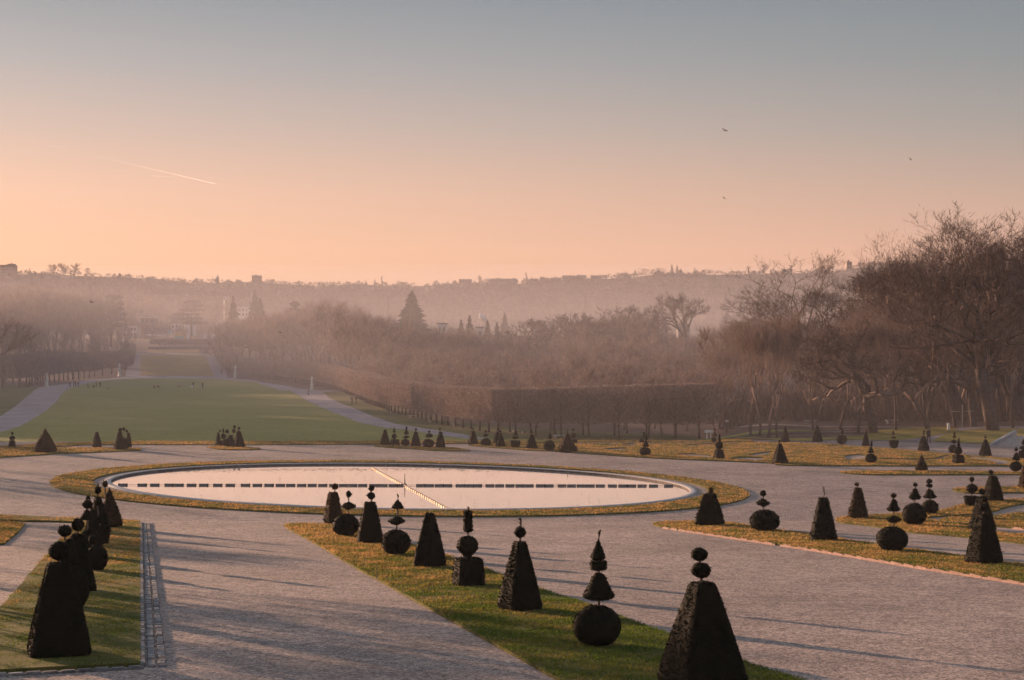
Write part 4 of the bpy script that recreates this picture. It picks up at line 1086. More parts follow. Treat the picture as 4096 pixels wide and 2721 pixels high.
hero2(31,'3',1240,1480,490,'leaning open-crowned tree close left of the rounded forked tree', Yd=460, lev=8, ntw=4000, fr=0.6, ang=0.5, first=3, tww=0.08, lean=-0.15)
hero2(20,'4',775,1462,740,'leaning thick-trunked tree with curling limbs on the lawn bank', lev=9, ntw=7000, fr=0.36, ang=0.62, r0=0.040, lean=-0.42, crook=0.36, first=3)
hero2(21,'2',480,1000,395,'pale upright-branched tree in the middle of the wood skyline', 'twig', Yd=640, lev=7, ntw=4000, fr=0.5, ang=0.34, tww=0.06, up=0.2)
hero2(22,'2',620,1000,372,'round dense bare tree behind the pale upright one', 'twig', Yd=650, lev=8, ntw=6000, fr=0.45, ang=0.5, tww=0.08)
hero2(23,'b',490,900,112,'hazy bare tree rising above the houses beyond the valley, left of the crane', 'twig', Yd=900, lev=7, ntw=2500, tww=0.12, twl=1.4, wk=1.2)
hero2(24,'b',1470,900,132,'hazy bare tree behind the crane jib', 'twig', Yd=880, lev=7, ntw=2500, tww=0.12, twl=1.4, wk=1.2)

# off-frame trees on the sun side that shade the foreground
SH = []
for Yb in np.arange(54, 98, 11.0):
    SH.append((-0.306*Yb-rng.uniform(6.5,9), Yb+rng.uniform(-2,2), rng.uniform(8,11)))
for Yb in np.arange(50, 80, 4.0):
    SH.append((-0.306*Yb-rng.uniform(6.5,8), Yb+rng.uniform(-1,1), rng.uniform(5.5,7.5)))
SH += [(-62,130,11),(-74,150,12),(-66,172,10),(-90,186,12)]
for X, Y, H in SH:
    o = wood_obj(X, Y, terr1(X, Y), H, 'bare tree outside the frame at the left of the formal garden', 1.5)
    o['group'] = 'trees beyond the left edge of the garden'

# conifers and cedars
def place_con(kind, z, x, ytop, Y, W, label, cat='conifer', seed=0, **kw):
    sx, st = S(z, x, ytop); X = (sx-XC)/FS*Y; zb = terr1(X, Y); H = -(st-YH)/FS*Y-zb
    Wm = W/ZM[z][2]/FS*Y*(2.3 if kind == 'c' and Y < 900 and W < 200 else (1.9 if kind == 'c' and Y < 900 else 1.0))
    tc = conifer(seed, H, Wm, **kw) if kind == 'c' else cedar(seed, H, Wm, **kw)
    return tree_obj('conifer_tree' if kind == 'c' else 'cedar_tree', tc, label, cat, (X, Y, zb), seed, 1, None, ('bark','needle'))
place_con('c', '2', 1268, 322, 620, 300, 'large dark conical conifer standing above the middle wood', seed=1, n=6500, tiers=16, pw=0.85)
place_con('c', '1', 1998, 312, 780, 110, 'tall thin spruce at the right end of the crane', seed=2)
place_con('c', '1', 2040, 380, 760, 120, 'shorter spruce overlapping the thin one beside the crane', seed=3)
place_con('c', '1', 1828, 360, 760, 90, 'hazy narrow conifer behind the crane mast', seed=4)
place_con('c', '2', 1655, 548, 540, 120, 'small dark spruce left in the group of four at mid wood', seed=5)
place_con('c', '2', 1722, 512, 560, 120, 'taller spruce with thin tip in the group at mid wood', seed=6)
place_con('c', '2', 1862, 552, 545, 120, 'squat dark spruce right of the white smoke plume', seed=7)
place_con('c', '2', 1935, 566, 560, 90, 'small spruce at the right of the group beside the smoke plume', seed=8)
place_con('c', '2', 1998, 490, 700, 100, 'hazy pointed spruce beyond the right end of the spruce group', seed=9)
place_con('k', '2', 342, 400, 740, 100, 'small layered pine left of the pale upright tree', seed=10)
place_con('k', '1', 870, 345, 780, 260, 'broad flat cedar on the skyline of the left wood', seed=11)
place_con('k', '1', 1500, 385, 860, 230, 'wide flat-topped cedar below the crane jib', seed=12)
place_con('c', '3', 672, 345, 1150, 60, 'faint conifer on the lower slope of the far hill', seed=13)
place_con('c', '3', 1323, 335, 1150, 50, 'faint pointed conifer on the hill beside the rounded bare tree', seed=14)
place_con('c', '2', 1083, 360, 1000, 60, 'faint narrow tree left of the big conifer in the mist', seed=15)
for n_, (x, yt, w) in enumerate(((1765,320,45),(1845,330,40),(1900,360,50),(1180+600,340,30))):
    place_con('c', '3', x, yt, 1150, w, ['dim poplar-like tree, left of the misty trio on the far hill','dim narrow tree, middle of the misty trio on the far hill','dim broad tree, right of the misty trio on the far hill','dim slim tree behind the misty trio on the far hill'][n_], seed=16+n_)
RT = [('3',985,163,60,'c','dark conifer on the hill crest right of the last houses'),('3',1060,150,50,'c','narrow conifer on the hill crest next to flat cedars'),
      ('3',1348,110,48,'c','tallest pointed conifer on the hill crest'),('3',1388,113,44,'c','slim conifer beside the tallest one on the crest'),('3',1420,142,40,'c','low conifer right of the tallest pair on the crest'),
      ('3',1528,136,55,'c','lone rounded conifer right of the crest pair'),('3',1640,152,130,'k','wide flat cedar on the right part of the crest'),('3',1240,140,190,'k','long flat-topped cedar on the middle of the crest'),
      ('3',1130,145,130,'k','flat cedar left of the long one on the crest'),('3',925,178,60,'k','small cedar beside the crest houses'),('2',1162,232,50,'c','tiny dark tree on the crest above the big conifer'),
      ('2',908,228,24,'c','small pointed tree left on the low crest'),('2',978,226,34,'c','small fluffy tree on the low crest'),('1',232,140,40,'c','small pointed tree beside the building at far left'),('1',685,140,60,'k','small ragged pine right of the crest wood at left')]
for n_, (z, x, yt, w, kd, lab) in enumerate(RT):
    place_con(kd, z, x, yt, 1690, w, lab, seed=40+n_, n=900)
def crest_bare(z, x, yt, w, label, seed, pop=False):
    sx, st = S(z, x, yt); Y = 1690; X = (sx-XC)/FS*Y; zb = terr1(X, Y)-1; H = -(st-YH)/FS*Y-zb
    tc = hnorm(bare(seed, 16, 0.1 if pop else 0.2, 0.16 if pop else 0.5, 1400, 1.8, 0.14, True, 0.012, 0.7 if pop else 0.3, 1, 24), 16)
    (tv,tf),(cv,cf) = tc; wx = np.ptp(cv[:,0]); k = w/ZM[z][2]/FS*Y/wx
    s = np.array([k, k, H/16]); return tree_obj('bare_tree', ((tv*s, tf), (cv*s, cf)), label, 'tree', (X, Y, zb))
crest_bare('2', 1035, 200, 26, 'tall thin poplar on the low crest', 71, True)
crest_bare('3', 208, 172, 36, 'tall poplar on the crest between the buildings', 72, True)
crest_bare('2', 1806, 194, 62, 'round bare tree on the crest above the flat buildings', 73)
crest_bare('4', 82, 398, 120, 'broad round bare tree on the crest left of the fan-shaped tree', 74)
crest_bare('1', 430, 108, 120, 'left rounded tree of the raised clump on the left crest', 75)
crest_bare('1', 500, 100, 120, 'middle tree of the raised clump on the left crest', 76)
crest_bare('1', 575, 102, 130, 'right rounded tree of the raised clump on the left crest', 77)
crest_bare('4', 700, 385, 70, 'first of the row of trees standing on the right crest beside the tower', 78)
crest_bare('4', 745, 382, 70, 'second of the row of trees standing on the right crest', 79)
crest_bare('4', 790, 380, 70, 'third of the row of trees standing on the right crest', 80)
crest_bare('4', 835, 380, 70, 'last of the row of trees standing on the right crest', 81)

# hillside forest, beyond counting
def hillwood():
    n = 5200; u = rng.uniform(-0.33, 0.33, n); Y = rng.uniform(1010, 1720, n); X = u*Y
    k = rng.uniform(0.6, 1.25, n)*np.interp(Y, [1450,1640,1720], [1,0.6,0.4])*rng.choice([0.7,1,1,1.3], n); m = 34
    Vs = []
    zb = terr(X, Y)
    P = np.repeat(np.stack([X, Y, zb], 1), m, 0); kk = np.repeat(k, m)
    D = rng.normal(0,1,(n*m,3)); D /= np.linalg.norm(D, axis=1)[:,None]; D[:,2] = np.abs(D[:,2])*0.9
    R0 = np.stack([D[:,0]*4.6*kk, D[:,1]*4.6*kk, 1.5+D[:,2]*6.5*kk], 1)*rng.uniform(0.6,1.0,(n*m,1))
    P = P+R0; d = D+rng.normal(0,0.5,D.shape); d /= np.linalg.norm(d, axis=1)[:,None]
    s = np.cross(d, rng.normal(0,1,d.shape)); s /= np.linalg.norm(s, axis=1)[:,None]
    L = 2.4*kk; V = np.stack([P-s*(L*0.35)[:,None], P+s*(L*0.35)[:,None], P+d*L[:,None]], 1).reshape(-1,3)
    tag(link('hillside_wood', mesh('hillside_wood', V, np.arange(len(V)).reshape(-1,3), M['hillwood'])), 'hazy wooded hillside covering the far side of the valley', 'woodland', kind='stuff')
hillwood()

# --- clipped hedge trees
def clipped(seed, W=5.2, D=3.0, H=8.0, clear=2.2, n=5200):
    r = np.random.default_rng(seed); V0 = []
    # branches near the box shell, short and upright
    f = r.random(n); P = np.stack([r.uniform(-W/2,W/2,n), r.uniform(-D/2,D/2,n), r.uniform(clear,H,n)], 1)
    shell = r.random(n) < 0.72; side = r.integers(0, 3, n)
    P[shell & (side == 0), 1] = -D/2+np.abs(r.normal(0,0.12,(shell & (side == 0)).sum()))
    P[shell & (side == 1), 1] = D/2-np.abs(r.normal(0,0.12,(shell & (side == 1)).sum()))
    P[shell & (side == 2), 2] = H-np.abs(r.normal(0,0.15,(shell & (side == 2)).sum()))
    Dr = r.normal(0,0.6,(n,3))+np.array([0,0,0.7]); Dr /= np.linalg.norm(Dr, axis=1)[:,None]
    L = r.uniform(0.25,0.8,n); L = np.where(P[:,2]+L > H+0.15, 0.3, L)
    V, F = sliv(P, Dr, L, r.uniform(0.03,0.07,n))
    b = MB()
    for k in range(12):
        z = clear-0.3+k*0.35; a = k*2.4; x = math.cos(a)*W*0.42; y = math.sin(a)*D*0.4
        b.tube([(0,0,z*0.8),(x*0.5,y*0.5,z+0.8),(x,y,min(H-0.2, z+2.2))], [0.07,0.05,0.02], 4)
    tf = []
    for q in b.F:
        for j in range(1, len(q)-1): tf.append((q[0], q[j], q[j+1]))
    t = MB(); t.tube([(0,0,-0.2),(0.05,0,clear*0.6),(0,0,H*0.7)], [0.17,0.13,0.07], 7)
    t2 = []
    for q in t.F:
        for j in range(1, len(q)-1): t2.append((q[0], q[j], q[j+1]))
    return (np.array(t.V), np.array(t2)), merge([(np.array(b.V), np.array(tf)), (V, F)])
HG = 'box-clipped trees of the long hedge row'
CP = [clipped(s) for s in range(4)]
cproto = []
for i, tc in enumerate(CP):
    root = tree_obj('clipped_tree', tc, 'x', 'clipped tree', (0,0,0), 0, 1, HG, ('bark','twig2')); cproto.append(root)
used = [False]*4
def put_clip(X, Y, rot, sx_, H, label, deep=1.0):
    i = int(rng.integers(4)); zb = terr1(X, Y)
    sc3 = (sx_/5.2*1.06, deep, H/8.0)
    if not used[i]:
        used[i] = True; o = cproto[i]; o.location = (X, Y, zb); o.rotation_euler = (0,0,rot); o.scale = sc3; o['label'] = label
    else: o = copy_tree(cproto[i], (X, Y, zb), rot, sc3, label)
    return o
def clip_row(C, label, step, deep=1.0):
    P = [(G(*S('v', c[0], c[1])), c) for c in C]
    pts = [p[0] for p in P]; Hs = [-(c[2]-790)/3860*p[1]-p[2] for p, c in P]
    L = [0]
    for a, b2 in zip(pts, pts[1:]): L.append(L[-1]+np.linalg.norm((b2-a)[:2]))
    n = max(1, int(L[-1]/step)); st = L[-1]/n
    for k in range(n):
        s = (k+0.5)*st; x = np.interp(s, L, [p[0] for p in pts]); y = np.interp(s, L, [p[1] for p in pts]); H = float(np.interp(s, L, Hs))
        x2 = np.interp(s+1, L, [p[0] for p in pts]); y2 = np.interp(s+1, L, [p[1] for p in pts])
        put_clip(x, y+1.4, math.atan2(y2-y, x2-x), st, H, label, deep)
    print('row', n, Hs)
clip_row(CL, 'box-clipped leafless tree in the long hedge row right of the far lawn', 4.0, 1.2)
clip_row([(c[0], c[1]-5, c[2]+3) for c in CL[:5]], 'box-clipped leafless tree in the back rank of the right hedge row', 4.2, 1.0)
clip_row(CLL, 'box-clipped leafless tree in the hedge row left of the far lawn', 7.0, 1.6)
clip_row([(287,857,812),(292,840,805),(296,820,792)], 'box-clipped leafless tree beside the far left gravel path', 8.0, 1.6)
clip_row([(530,862,818),(512,840,800),(505,818,785)], 'box-clipped leafless tree beside the far right gravel path', 8.0, 1.6)

# undergrowth at the right wood
n = 16000; Yb = rng.uniform(222, 300, n); u = rng.uniform(0.125, 0.34, n); Xb = u*Yb
P = np.stack([Xb, Yb, terr(Xb, Yb)], 1); D = rng.normal(0,0.5,(n,3))+np.array([0,0,1]); D /= np.linalg.norm(D, axis=1)[:,None]
V, F2 = sliv(P, D, rng.uniform(0.6,3.2,n), rng.uniform(0.05,0.12,n))
tag(link('undergrowth', mesh('undergrowth', V, F2, M['twigd'])), 'dark leafless brushwood on the floor of the right wood', 'undergrowth', kind='stuff')

# ------------------------------------------------------------------ statues, benches, stairs
def statue_mesh():
    pass
def statue(sx, sy, syt, label, seed):
    g0 = G(sx, sy); H = (sy-syt)/FS*g0[1]; R = random.Random(seed)
    root = tag(link('statue', None, None, tuple(g0), R.uniform(-0.5,0.5)), label, 'statue', 'statues around the far lawn')
    hp = H*0.45; b = MB(); w = H*0.17
    b.box((0,0,hp*0.07), (w*1.45,w*1.45,hp*0.14)); b.box((0,0,hp*0.5), (w,w,hp*0.72)); b.box((0,0,hp*0.93), (w*1.3,w*1.3,hp*0.14))
    link('pedestal', b.me('pedestal', M['statue']), root)
    hf = H-hp; b = MB(); k = hf
    b.lathe([(0,0.13*k),(0.08*k,0.14*k),(0.35*k,0.105*k),(0.50*k,0.085*k),(0.62*k,0.10*k),(0.74*k,0.125*k),(0.80*k,0.10*k),(0.84*k,0.045*k),(0.87*k,0.045*k),(0.90*k,0.062*k),(0.95*k,0.065*k),(0.99*k,0.04*k),(1.0*k,0.0)], 14, (0,0,hp))
    b.tube([(-0.11*k,0,hp+0.76*k),(-0.19*k,-0.03*k,hp+0.62*k),(-0.12*k,-0.11*k,hp+0.55*k)], [0.04*k,0.033*k,0.025*k], 8)
    s = 1 if R.random() < 0.5 else 0.6
    b.tube([(0.11*k,0,hp+0.76*k),(0.19*k,0.0,hp+0.68*k),(0.17*k,-0.06*k,hp+(0.62+0.28*(s == 1))*k)], [0.04*k,0.033*k,0.025*k], 8)
    for j in range(9):
        a = j*0.7; b.tube([(0.12*k*math.cos(a),0.12*k*math.sin(a),hp),(0.10*k*math.cos(a+0.3),0.10*k*math.sin(a+0.3),hp+0.45*k)], [0.03*k,0.012*k], 5)
    link('figure', b.me('figure', M['statue'], True), root)
for z, x, yb, yt, lab, sd in (('1',365,1070,960,'pale draped statue on pedestal at the left end of the far lawn',1),('1',937,992,886,'pale statue on pedestal left of the rectangular far lawn',2),
                             ('1',1845,1006,900,'pale statue on pedestal right of the rectangular far lawn',3),('2',485,1098,990,'white statue on pedestal nearest, beside the right bend of the path',4)):
    sx, sb = S(z, x, yb); statue(sx, sb, S(z, x, yt)[1], lab, sd)
def bench_me():
    b = MB(); b.box((0,0,0.45), (1.8,0.5,0.10)); 
    l = MB(); l.box((0,0,0.2), (0.14,0.42,0.40))
    return b.me('seat', M['stone']), l.me('leg', M['stone'])
bs, bl = bench_me()
def bench(z, x, y, label, rot=0.0, k=1.0):
    g0 = GZ(z, x, y); r = tag(link('stone_bench', None, None, tuple(g0), rot), label, 'bench', 'stone benches around the garden'); r.scale = (k,k,k)
    link('seat', bs, r); link('leg', bl, r, (-0.62,0,0)); link('leg', bl, r, (0.62,0,0))
for z, x, y, lab, rt in (('2',800,1160,'pale bench furthest along the right hedge row, above the strolling couple',0.9),('2',905,1196,'bench just right of the strolling couple under the clipped trees',0.9),
    ('2',1130,1284,'bench under the clipped trees where the trunks begin to show clearly',0.9),('2',1280,1320,'bench under the clipped trees level with the middle of the path bend',0.7),
    ('2',1440,1358,'bench under the clipped trees above the first far topiary group',0.6),('2',1630,1386,'bench under the clipped trees above the gap between topiary groups',0.5),
    ('2',2110,1446,'bench under the clipped trees right of the urn topiary',0.3),('3',470,1480,'bench under the hedge row left of the shaggy cone',0.2),
    ('8',475,188,'pale stone bench with sunlit end in front of the wood, left',0.6),('8',1110,186,'pale bench at the wood edge beside the dark bank tree',0.4)):
    bench(z, x, y, lab, rt)
g0 = GZ('3', 1637, 1482); b = MB(); b.box((0,0,0.95),(0.9,0.5,0.30)); b.box((-0.3,0,0.4),(0.1,0.1,0.8)); b.box((0.3,0,0.4),(0.1,0.1,0.8))
tag(link('information_board', b.me('information_board', M['white']), None, tuple(g0), 0.5), 'small white sunlit board on two legs at the terrace edge by the wood', 'sign')
g0 = GZ('8', 1555, 238); b = MB(); b.box((0,0,0.42),(0.34,0.12,0.84)); b.box((0,0,0.87),(0.40,0.16,0.06))
tag(link('marker_post', b.me('marker_post', M['white']), None, tuple(g0), 0.5), 'small pale sunlit marker post in the grass beside the rising gravel path', 'post')
g0 = GZ('8', 1665, 216); b = MB()
b.box((0,0,0.5),(0.12,0.12,1.0)); b.box((0,0,1.9),(0.10,0.10,1.9)); b.box((-0.9,0,2.0),(1.1,0.06,0.08)); b.box((0.9,0,2.05),(1.1,0.06,0.08))
tag(link('signpost', b.me('signpost', M['stone']), None, tuple(g0), 0.1), 'thin signpost with two pale arms among the trees above the path', 'sign')
def lamp(z, x, y, yt, label):
    g0 = GZ(z, x, y); H = (S(z,0,y)[1]-S(z,0,yt)[1])/FS*g0[1]
    r = tag(link('park_lamp', None, None, tuple(g0)), label, 'lamp post')
    b = MB(); b.lathe([(0,0.09),(0.3,0.07),(0.35,0.04),(H-0.25,0.035)], 8); link('post', b.me('post', M['iron'], True), r)
    b = MB(); b.lathe([(H-0.25,0.06),(H-0.2,0.22),(H-0.05,0.26),(H,0.05)], 10); link('lantern', b.me('lantern', M['white'], True), r)
lamp('e', 700, 270, 105, 'dim park lamp among the trunks right of the hedge end')

def stairs():
    P0 = G(3972, 1785); d = np.array([0.78,0.62]); w = np.array([0.62,-0.78]); rt = math.atan2(d[1], d[0])
    r = tag(link('garden_stairs', None, None, (P0[0], P0[1], P0[2]), rt), 'stone garden steps with low sloping side wall at the right edge', 'stairs')
    for i in range(8):
        b = MB(); b.box((0.3+0.42*i+0.3, -2.2, 0.065+0.13*i), (0.60,4.2,0.13+0.0)); 
        if i: b.box((0.3+0.42*i+0.3, -2.2, 0.065+0.13*i-0.14), (0.55,4.16,0.14))
        link('step', b.me('step', M['stone']), r)
    b = MB(); L = 4.4; n = 6
    V = []
    for x, z in ((-0.1,0.32),(L,1.62)):
        for y, zz2 in ((-0.04,-0.3),(0.34,-0.3),(0.34,z),(-0.04,z)): V.append((x, y, zz2))
    b.add(V, [(0,1,2,3),(7,6,5,4),(0,4,5,1),(1,5,6,2),(2,6,7,3),(3,7,4,0)])
    link('side_wall', b.me('side_wall', M['stone']), r)
stairs()

# ------------------------------------------------------------------ people
def person_mesh(pose, mats):
    """one continuous skinned body; returns mesh, 1.75 m tall, facing -Y"""
    st = pose == 'stand'; sit = pose == 'sit'
    hipz = 0.93 if not sit else 0.22
    J = {'pel':(0,0,hipz),'bel':(0,0,hipz+0.16),'che':(0,-0.01,hipz+0.40),'nec':(0,0,hipz+0.55),'hd0':(0,-0.01,hipz+0.63),'hd1':(0,-0.02,hipz+0.72),'hd2':(0,0,hipz+0.80)}
    R_ = {'pel':.15,'bel':.135,'che':.155,'nec':.06,'hd0':.075,'hd1':.098,'hd2':.07}
    E = [('pel','bel'),('bel','che'),('che','nec'),('nec','hd0'),('hd0','hd1'),('hd1','hd2')]
    for s, n in ((-1,'l'),(1,'r')):
        fw = 0.0 if st else (0.26 if s < 0 else -0.24)
        if sit:
            L = [('hp',(s*.10,-0.02,hipz-0.04),.09),('kn',(s*.18,-0.42,0.42),.062),('an',(s*.14,-0.62,0.06),.045),('to',(s*.15,-0.78,0.04),.04)]
        else:
            L = [('hp',(s*.10,0,0.86),.095),('kn',(s*.11,-fw*0.55-0.02,0.48),.062),('an',(s*.11,-fw+0.03*(fw < 0),0.07+0.03*(fw < 0)),.045),('to',(s*.12,-fw-0.16,0.04),.04)]
        p = 'pel'
        for a, c, r in L: J[a+n] = c; R_[a+n] = r; E.append((p, a+n)); p = a+n
        aw = -fw*0.7
        L = [('sh',(s*.19,0,hipz+0.47),.062),('el',(s*.25,-aw*0.3+0.02,hipz+0.19),.045),('wr',(s*.24,-aw*0.8-0.08,hipz-0.03),.032),('ha',(s*.235,-aw*0.9-0.11,hipz-0.13),.036)]
        p = 'che'
        for a, c, r in L: J[a+n] = c; R_[a+n] = r; E.append((p, a+n)); p = a+n
    ks = list(J); me = bpy.data.meshes.new('tmp'); me.from_pydata([J[k] for k in ks], [(ks.index(a), ks.index(b)) for a, b in E], [])
    o = bpy.data.objects.new('tmp', me); COL.objects.link(o)
    m = o.modifiers.new('s', 'SKIN'); m.branch_smoothing = 0.3
    for i, k in enumerate(ks):
        v = me.skin_vertices[0].data[i]; v.radius = (R_[k], R_[k]*0.8 if k in ('che','bel','pel') else R_[k]); v.use_root = (k == 'pel')
    s2 = o.modifiers.new('u', 'SUBSURF'); s2.levels = 1; s2.render_levels = 1
    dg = bpy.context.evaluated_depsgraph_get(); out = bpy.data.meshes.new_from_object(o.evaluated_get(dg))
    bpy.data.objects.remove(o); bpy.data.meshes.remove(me)
    out.materials.clear()
    for k in mats: out.materials.append(M[k])
    for p in out.polygons:
        c = p.center; x, z = abs(c.x), c.z-hipz
        if z > 0.57: i = 0
        elif x > 0.19 and z < -0.03: i = 0
        elif z > -0.02 or (x > 0.20 and z > -0.03): i = 1
        else: i = 2
        p.material_index = i; p.use_smooth = True
    h = MB(); n = 12
    for k in range(5):
        t = k/4
    h.lathe([(-0.02,0.098),(0.04,0.108),(0.09,0.098),(0.13,0.06),(0.145,0.0)], n, (0,0.018,hipz+0.70))
    return out, h.me('hair', M['hair'], True)
PM = {('walk',c): person_mesh('walk', ('skin',c,'black')) for c in ('navy','greyc','redc')}
PM.update({('stand',c): person_mesh('stand', ('skin',c,'navy')) for c in ('black','redc','greyc')})
PM[('sit','black')] = person_mesh('sit', ('skin','black','greyc'))
def person(z, x, y, pose, c, label, rot, k=1.0, group=None):
    g0 = GZ(z, x, y); b, h = PM[(pose, c)]
    o = link('person', b, None, (g0[0], g0[1], g0[2]+0.1), rot); o.scale = (k,k,k); tag(o, label, 'person', group)
    link('hair', h, o); return o
pr = person('8', 1400, 348, 'walk', 'navy', 'person in dark jacket and trousers walking on the road behind a yew pyramid', 2.6, 1.0)
b = MB(); b.box((0.0,0.20,1.24),(0.30,0.16,0.42),0,0.85); b.tube([(-0.12,0.14,1.42),(-0.12,-0.05,1.48),(-0.12,-0.12,1.2)],0.02,5); b.tube([(0.12,0.14,1.42),(0.12,-0.05,1.48),(0.12,-0.12,1.2)],0.02,5)
bp_ = link('backpack', b.me('backpack', M['navy'])); bp_.location = pr.location; bp_.rotation_euler = pr.rotation_euler
tag(bp_, 'dark backpack on the back of the person walking on the road', 'backpack')
PG = 'people on the far lawn'
for z, x, y, ps, c, lab, rt in (
 ('1',550,1082,'stand','black','person in dark clothes at the left of the standing group on the far path',0.4),('1',577,1078,'stand','greyc','person in grey, second of the standing group on the far path',2.0),
 ('1',592,1076,'stand','redc','person in a reddish top, third of the standing group on the far path',3.4),('1',612,1080,'stand','black','shorter person at the right of the standing group on the far path',1.0),
 ('1',690,1092,'walk','greyc','person in grey walking alone left of the gathered group on the lawn',1.0),('1',735,1086,'sit','black','person sitting at the left of the gathered group on the lawn',0.3),
 ('1',757,1082,'stand','redc','person in a reddish top standing in the gathered group on the lawn',2.1),('1',785,1084,'stand','black','dark figure at the right of the gathered group on the lawn',0.2),
 ('1',1210,1088,'sit','black','left of two people sitting on the grass in the middle of the lawn',0.8),('1',1238,1086,'sit','black','right of two people sitting on the grass in the middle of the lawn',2.8),
 ('1',1515,1082,'stand','black','dark figure standing beside a white dog on the lawn',0.1),('1',1590,1090,'stand','black','lone dark figure at the right of the far lawn',1.0),
 ('2',457,1146,'walk','greyc','person walking on the path below the nearest statue',1.0),('2',800,1216,'walk','greyc','left one of the couple strolling beside the clipped hedge row',1.2),
 ('2',832,1216,'walk','navy','right one of the couple strolling beside the clipped hedge row',1.2),('1',1285,822,'walk','greyc','tiny person on the cross path beyond the rectangular lawn',1.6)):
    person(z, x, y, ps, c, lab, rt, 1.0, PG)
def dog(z, x, y, mat, label):
    g0 = GZ(z, x, y)
    J = [(0,0,0.48),(0.25,0,0.5),(-0.25,0,0.47),(0.38,0,0.62),(0.5,0,0.66),(0.62,0,0.63),(-0.42,0,0.58)]
    E = [(0,1),(0,2),(1,3),(3,4),(4,5),(2,6)]; r = [.13,.14,.11,.07,.075,.035,.025]
    for bx in (0.25,-0.25):
        for s in (-1,1):
            n = len(J); J += [(bx,s*.09,0.36),(bx-0.04,s*.09,0.2),(bx,s*.09,0.02)]; r += [.06,.04,.03]; E += [(1 if bx > 0 else 2, n),(n,n+1),(n+1,n+2)]
    me = bpy.data.meshes.new('t'); me.from_pydata(J, E, []); o = bpy.data.objects.new('t', me); COL.objects.link(o); o.modifiers.new('s','SKIN')
    for i, q in enumerate(r): me.skin_vertices[0].data[i].radius = (q,q); me.skin_vertices[0].data[i].use_root = (i == 0)
    o.modifiers.new('u','SUBSURF').levels = 1
    out = bpy.data.meshes.new_from_object(o.evaluated_get(bpy.context.evaluated_depsgraph_get())); bpy.data.objects.remove(o)
    out.materials.clear(); out.materials.append(M[mat])
    tag(link('dog', out, None, (g0[0],g0[1],g0[2]+0.12), 0.3), label, 'dog')
dog('1', 1502, 1086, 'white', 'small white dog beside a dark figure on the far lawn')
dog('1', 845, 1104, 'hair', 'small tan dog in front of the gathered group on the far lawn')
dog('1', 1402, 1086, 'hair', 'small tan dog in the middle of the far lawn')

# ------------------------------------------------------------------ birds
def bird_me(bend, sweep):
    b = MB(); k = 8
    P = [(-0.26,0.012),(-0.18,0.035),(-0.05,0.065),(0.06,0.07),(0.14,0.045),(0.19,0.04),(0.235,0.028),(0.28,0.003)]
    V = []
    for x, r in P:
        for j in range(k): t = 2*math.pi*j/k; V.append((x, r*math.cos(t), r*0.85*math.sin(t)))
    F = []
    for i in range(len(P)-1):
        for j in range(k): F.append((i*k+j, i*k+(j+1)%k, (i+1)*k+(j+1)%k, (i+1)*k+j))
    F += [tuple(range(k-1,-1,-1)), tuple(range((len(P)-1)*k, len(P)*k))]
    b.add(V, F)
    for s in (-1,1):
        y = [0.03,0.2,0.42,0.55]; z = [0.02,0.02+0.12*bend,0.02+bend*0.02,-0.10*bend]
        xl = [0.10,0.13,0.02-sweep*0.1,-0.12-sweep*0.2]; xt = [-0.10,-0.07,-0.12-sweep*0.1,-0.14-sweep*0.2]
        V = []
        for i in range(4):
            for x in (xl[i], xt[i]):
                for dz in (0.008,-0.008): V.append((x, s*y[i], z[i]+dz))
        F = []
        for i in range(3):
            o = i*4; F += [(o,o+4,o+6,o+2),(o+1,o+3,o+7,o+5),(o,o+1,o+5,o+4),(o+2,o+6,o+7,o+3)]
        F += [(0,2,3,1),(12,13,15,14)]
        b.add(V, F)
    V = [(-0.24,0.03,0.006),(-0.24,-0.03,0.006),(-0.40,-0.07,0.0),(-0.40,0.07,0.0),(-0.24,0.03,-0.006),(-0.24,-0.03,-0.006),(-0.40,-0.07,-0.008),(-0.40,0.07,-0.008)]
    b.add(V, [(0,1,2,3),(7,6,5,4),(0,4,5,1),(2,6,7,3),(1,5,6,2),(3,7,4,0)])
    return b.me('bird', M['bird'])
BM = [bird_me(1.6,1.4), bird_me(0.8,0.6), bird_me(-0.8,1.0)]
def bird(sx, sy, px, v, rot, label):
    px = px*1.5; Y = 1.1*FS/px; Y = min(Y, 900); k = px*Y/FS/1.1
    o = link('flying_bird', BM[v], None, ((sx-XC)/FS*Y, Y, -(sy-YH)/FS*Y)); o.rotation_euler = rot; o.scale = (k,)*3
    tag(o, label, 'bird', 'birds in flight')
bird(2898,523,19,0,(0.5,0.5,1.9),'largest bird in the sky with arched wings, upper right of centre')
bird(2895,793,12,0,(0.7,0.3,2.2),'dark bird low in the sky directly below the arched-wing one')
bird(3642,638,13,1,(0.8,0.9,1.2),'dark bird with spread wings in the upper right sky')
bird(366,1208,22,2,(0.2,0.1,2.6),'black bird gliding in front of the left wood')
bird(1120,1330,16,1,(0.4,0.2,0.6),'black bird flying in front of the middle wood')
bird(1576,1366,8,1,(0.2,0.1,0.3),'tiny bird over the middle wood right of the black one')
bird(1068,683,5,1,(0.4,0.2,0.6),'tiny speck of a bird left of the pair right of the vapour trail')
bird(1241,679,5,1,(0.4,0.2,1.6),'upper of two tiny birds in the left centre sky')
bird(1270,706,5,1,(0.4,0.2,2.6),'lower of two tiny birds in the left centre sky')
bird(1273,1047,6,1,(0.4,0.2,0.6),'tiny bird just above the far hill line')
bird(1580,1703,9,1,(0.6,0.2,0.6),'small bird over the path behind the first far topiary group')
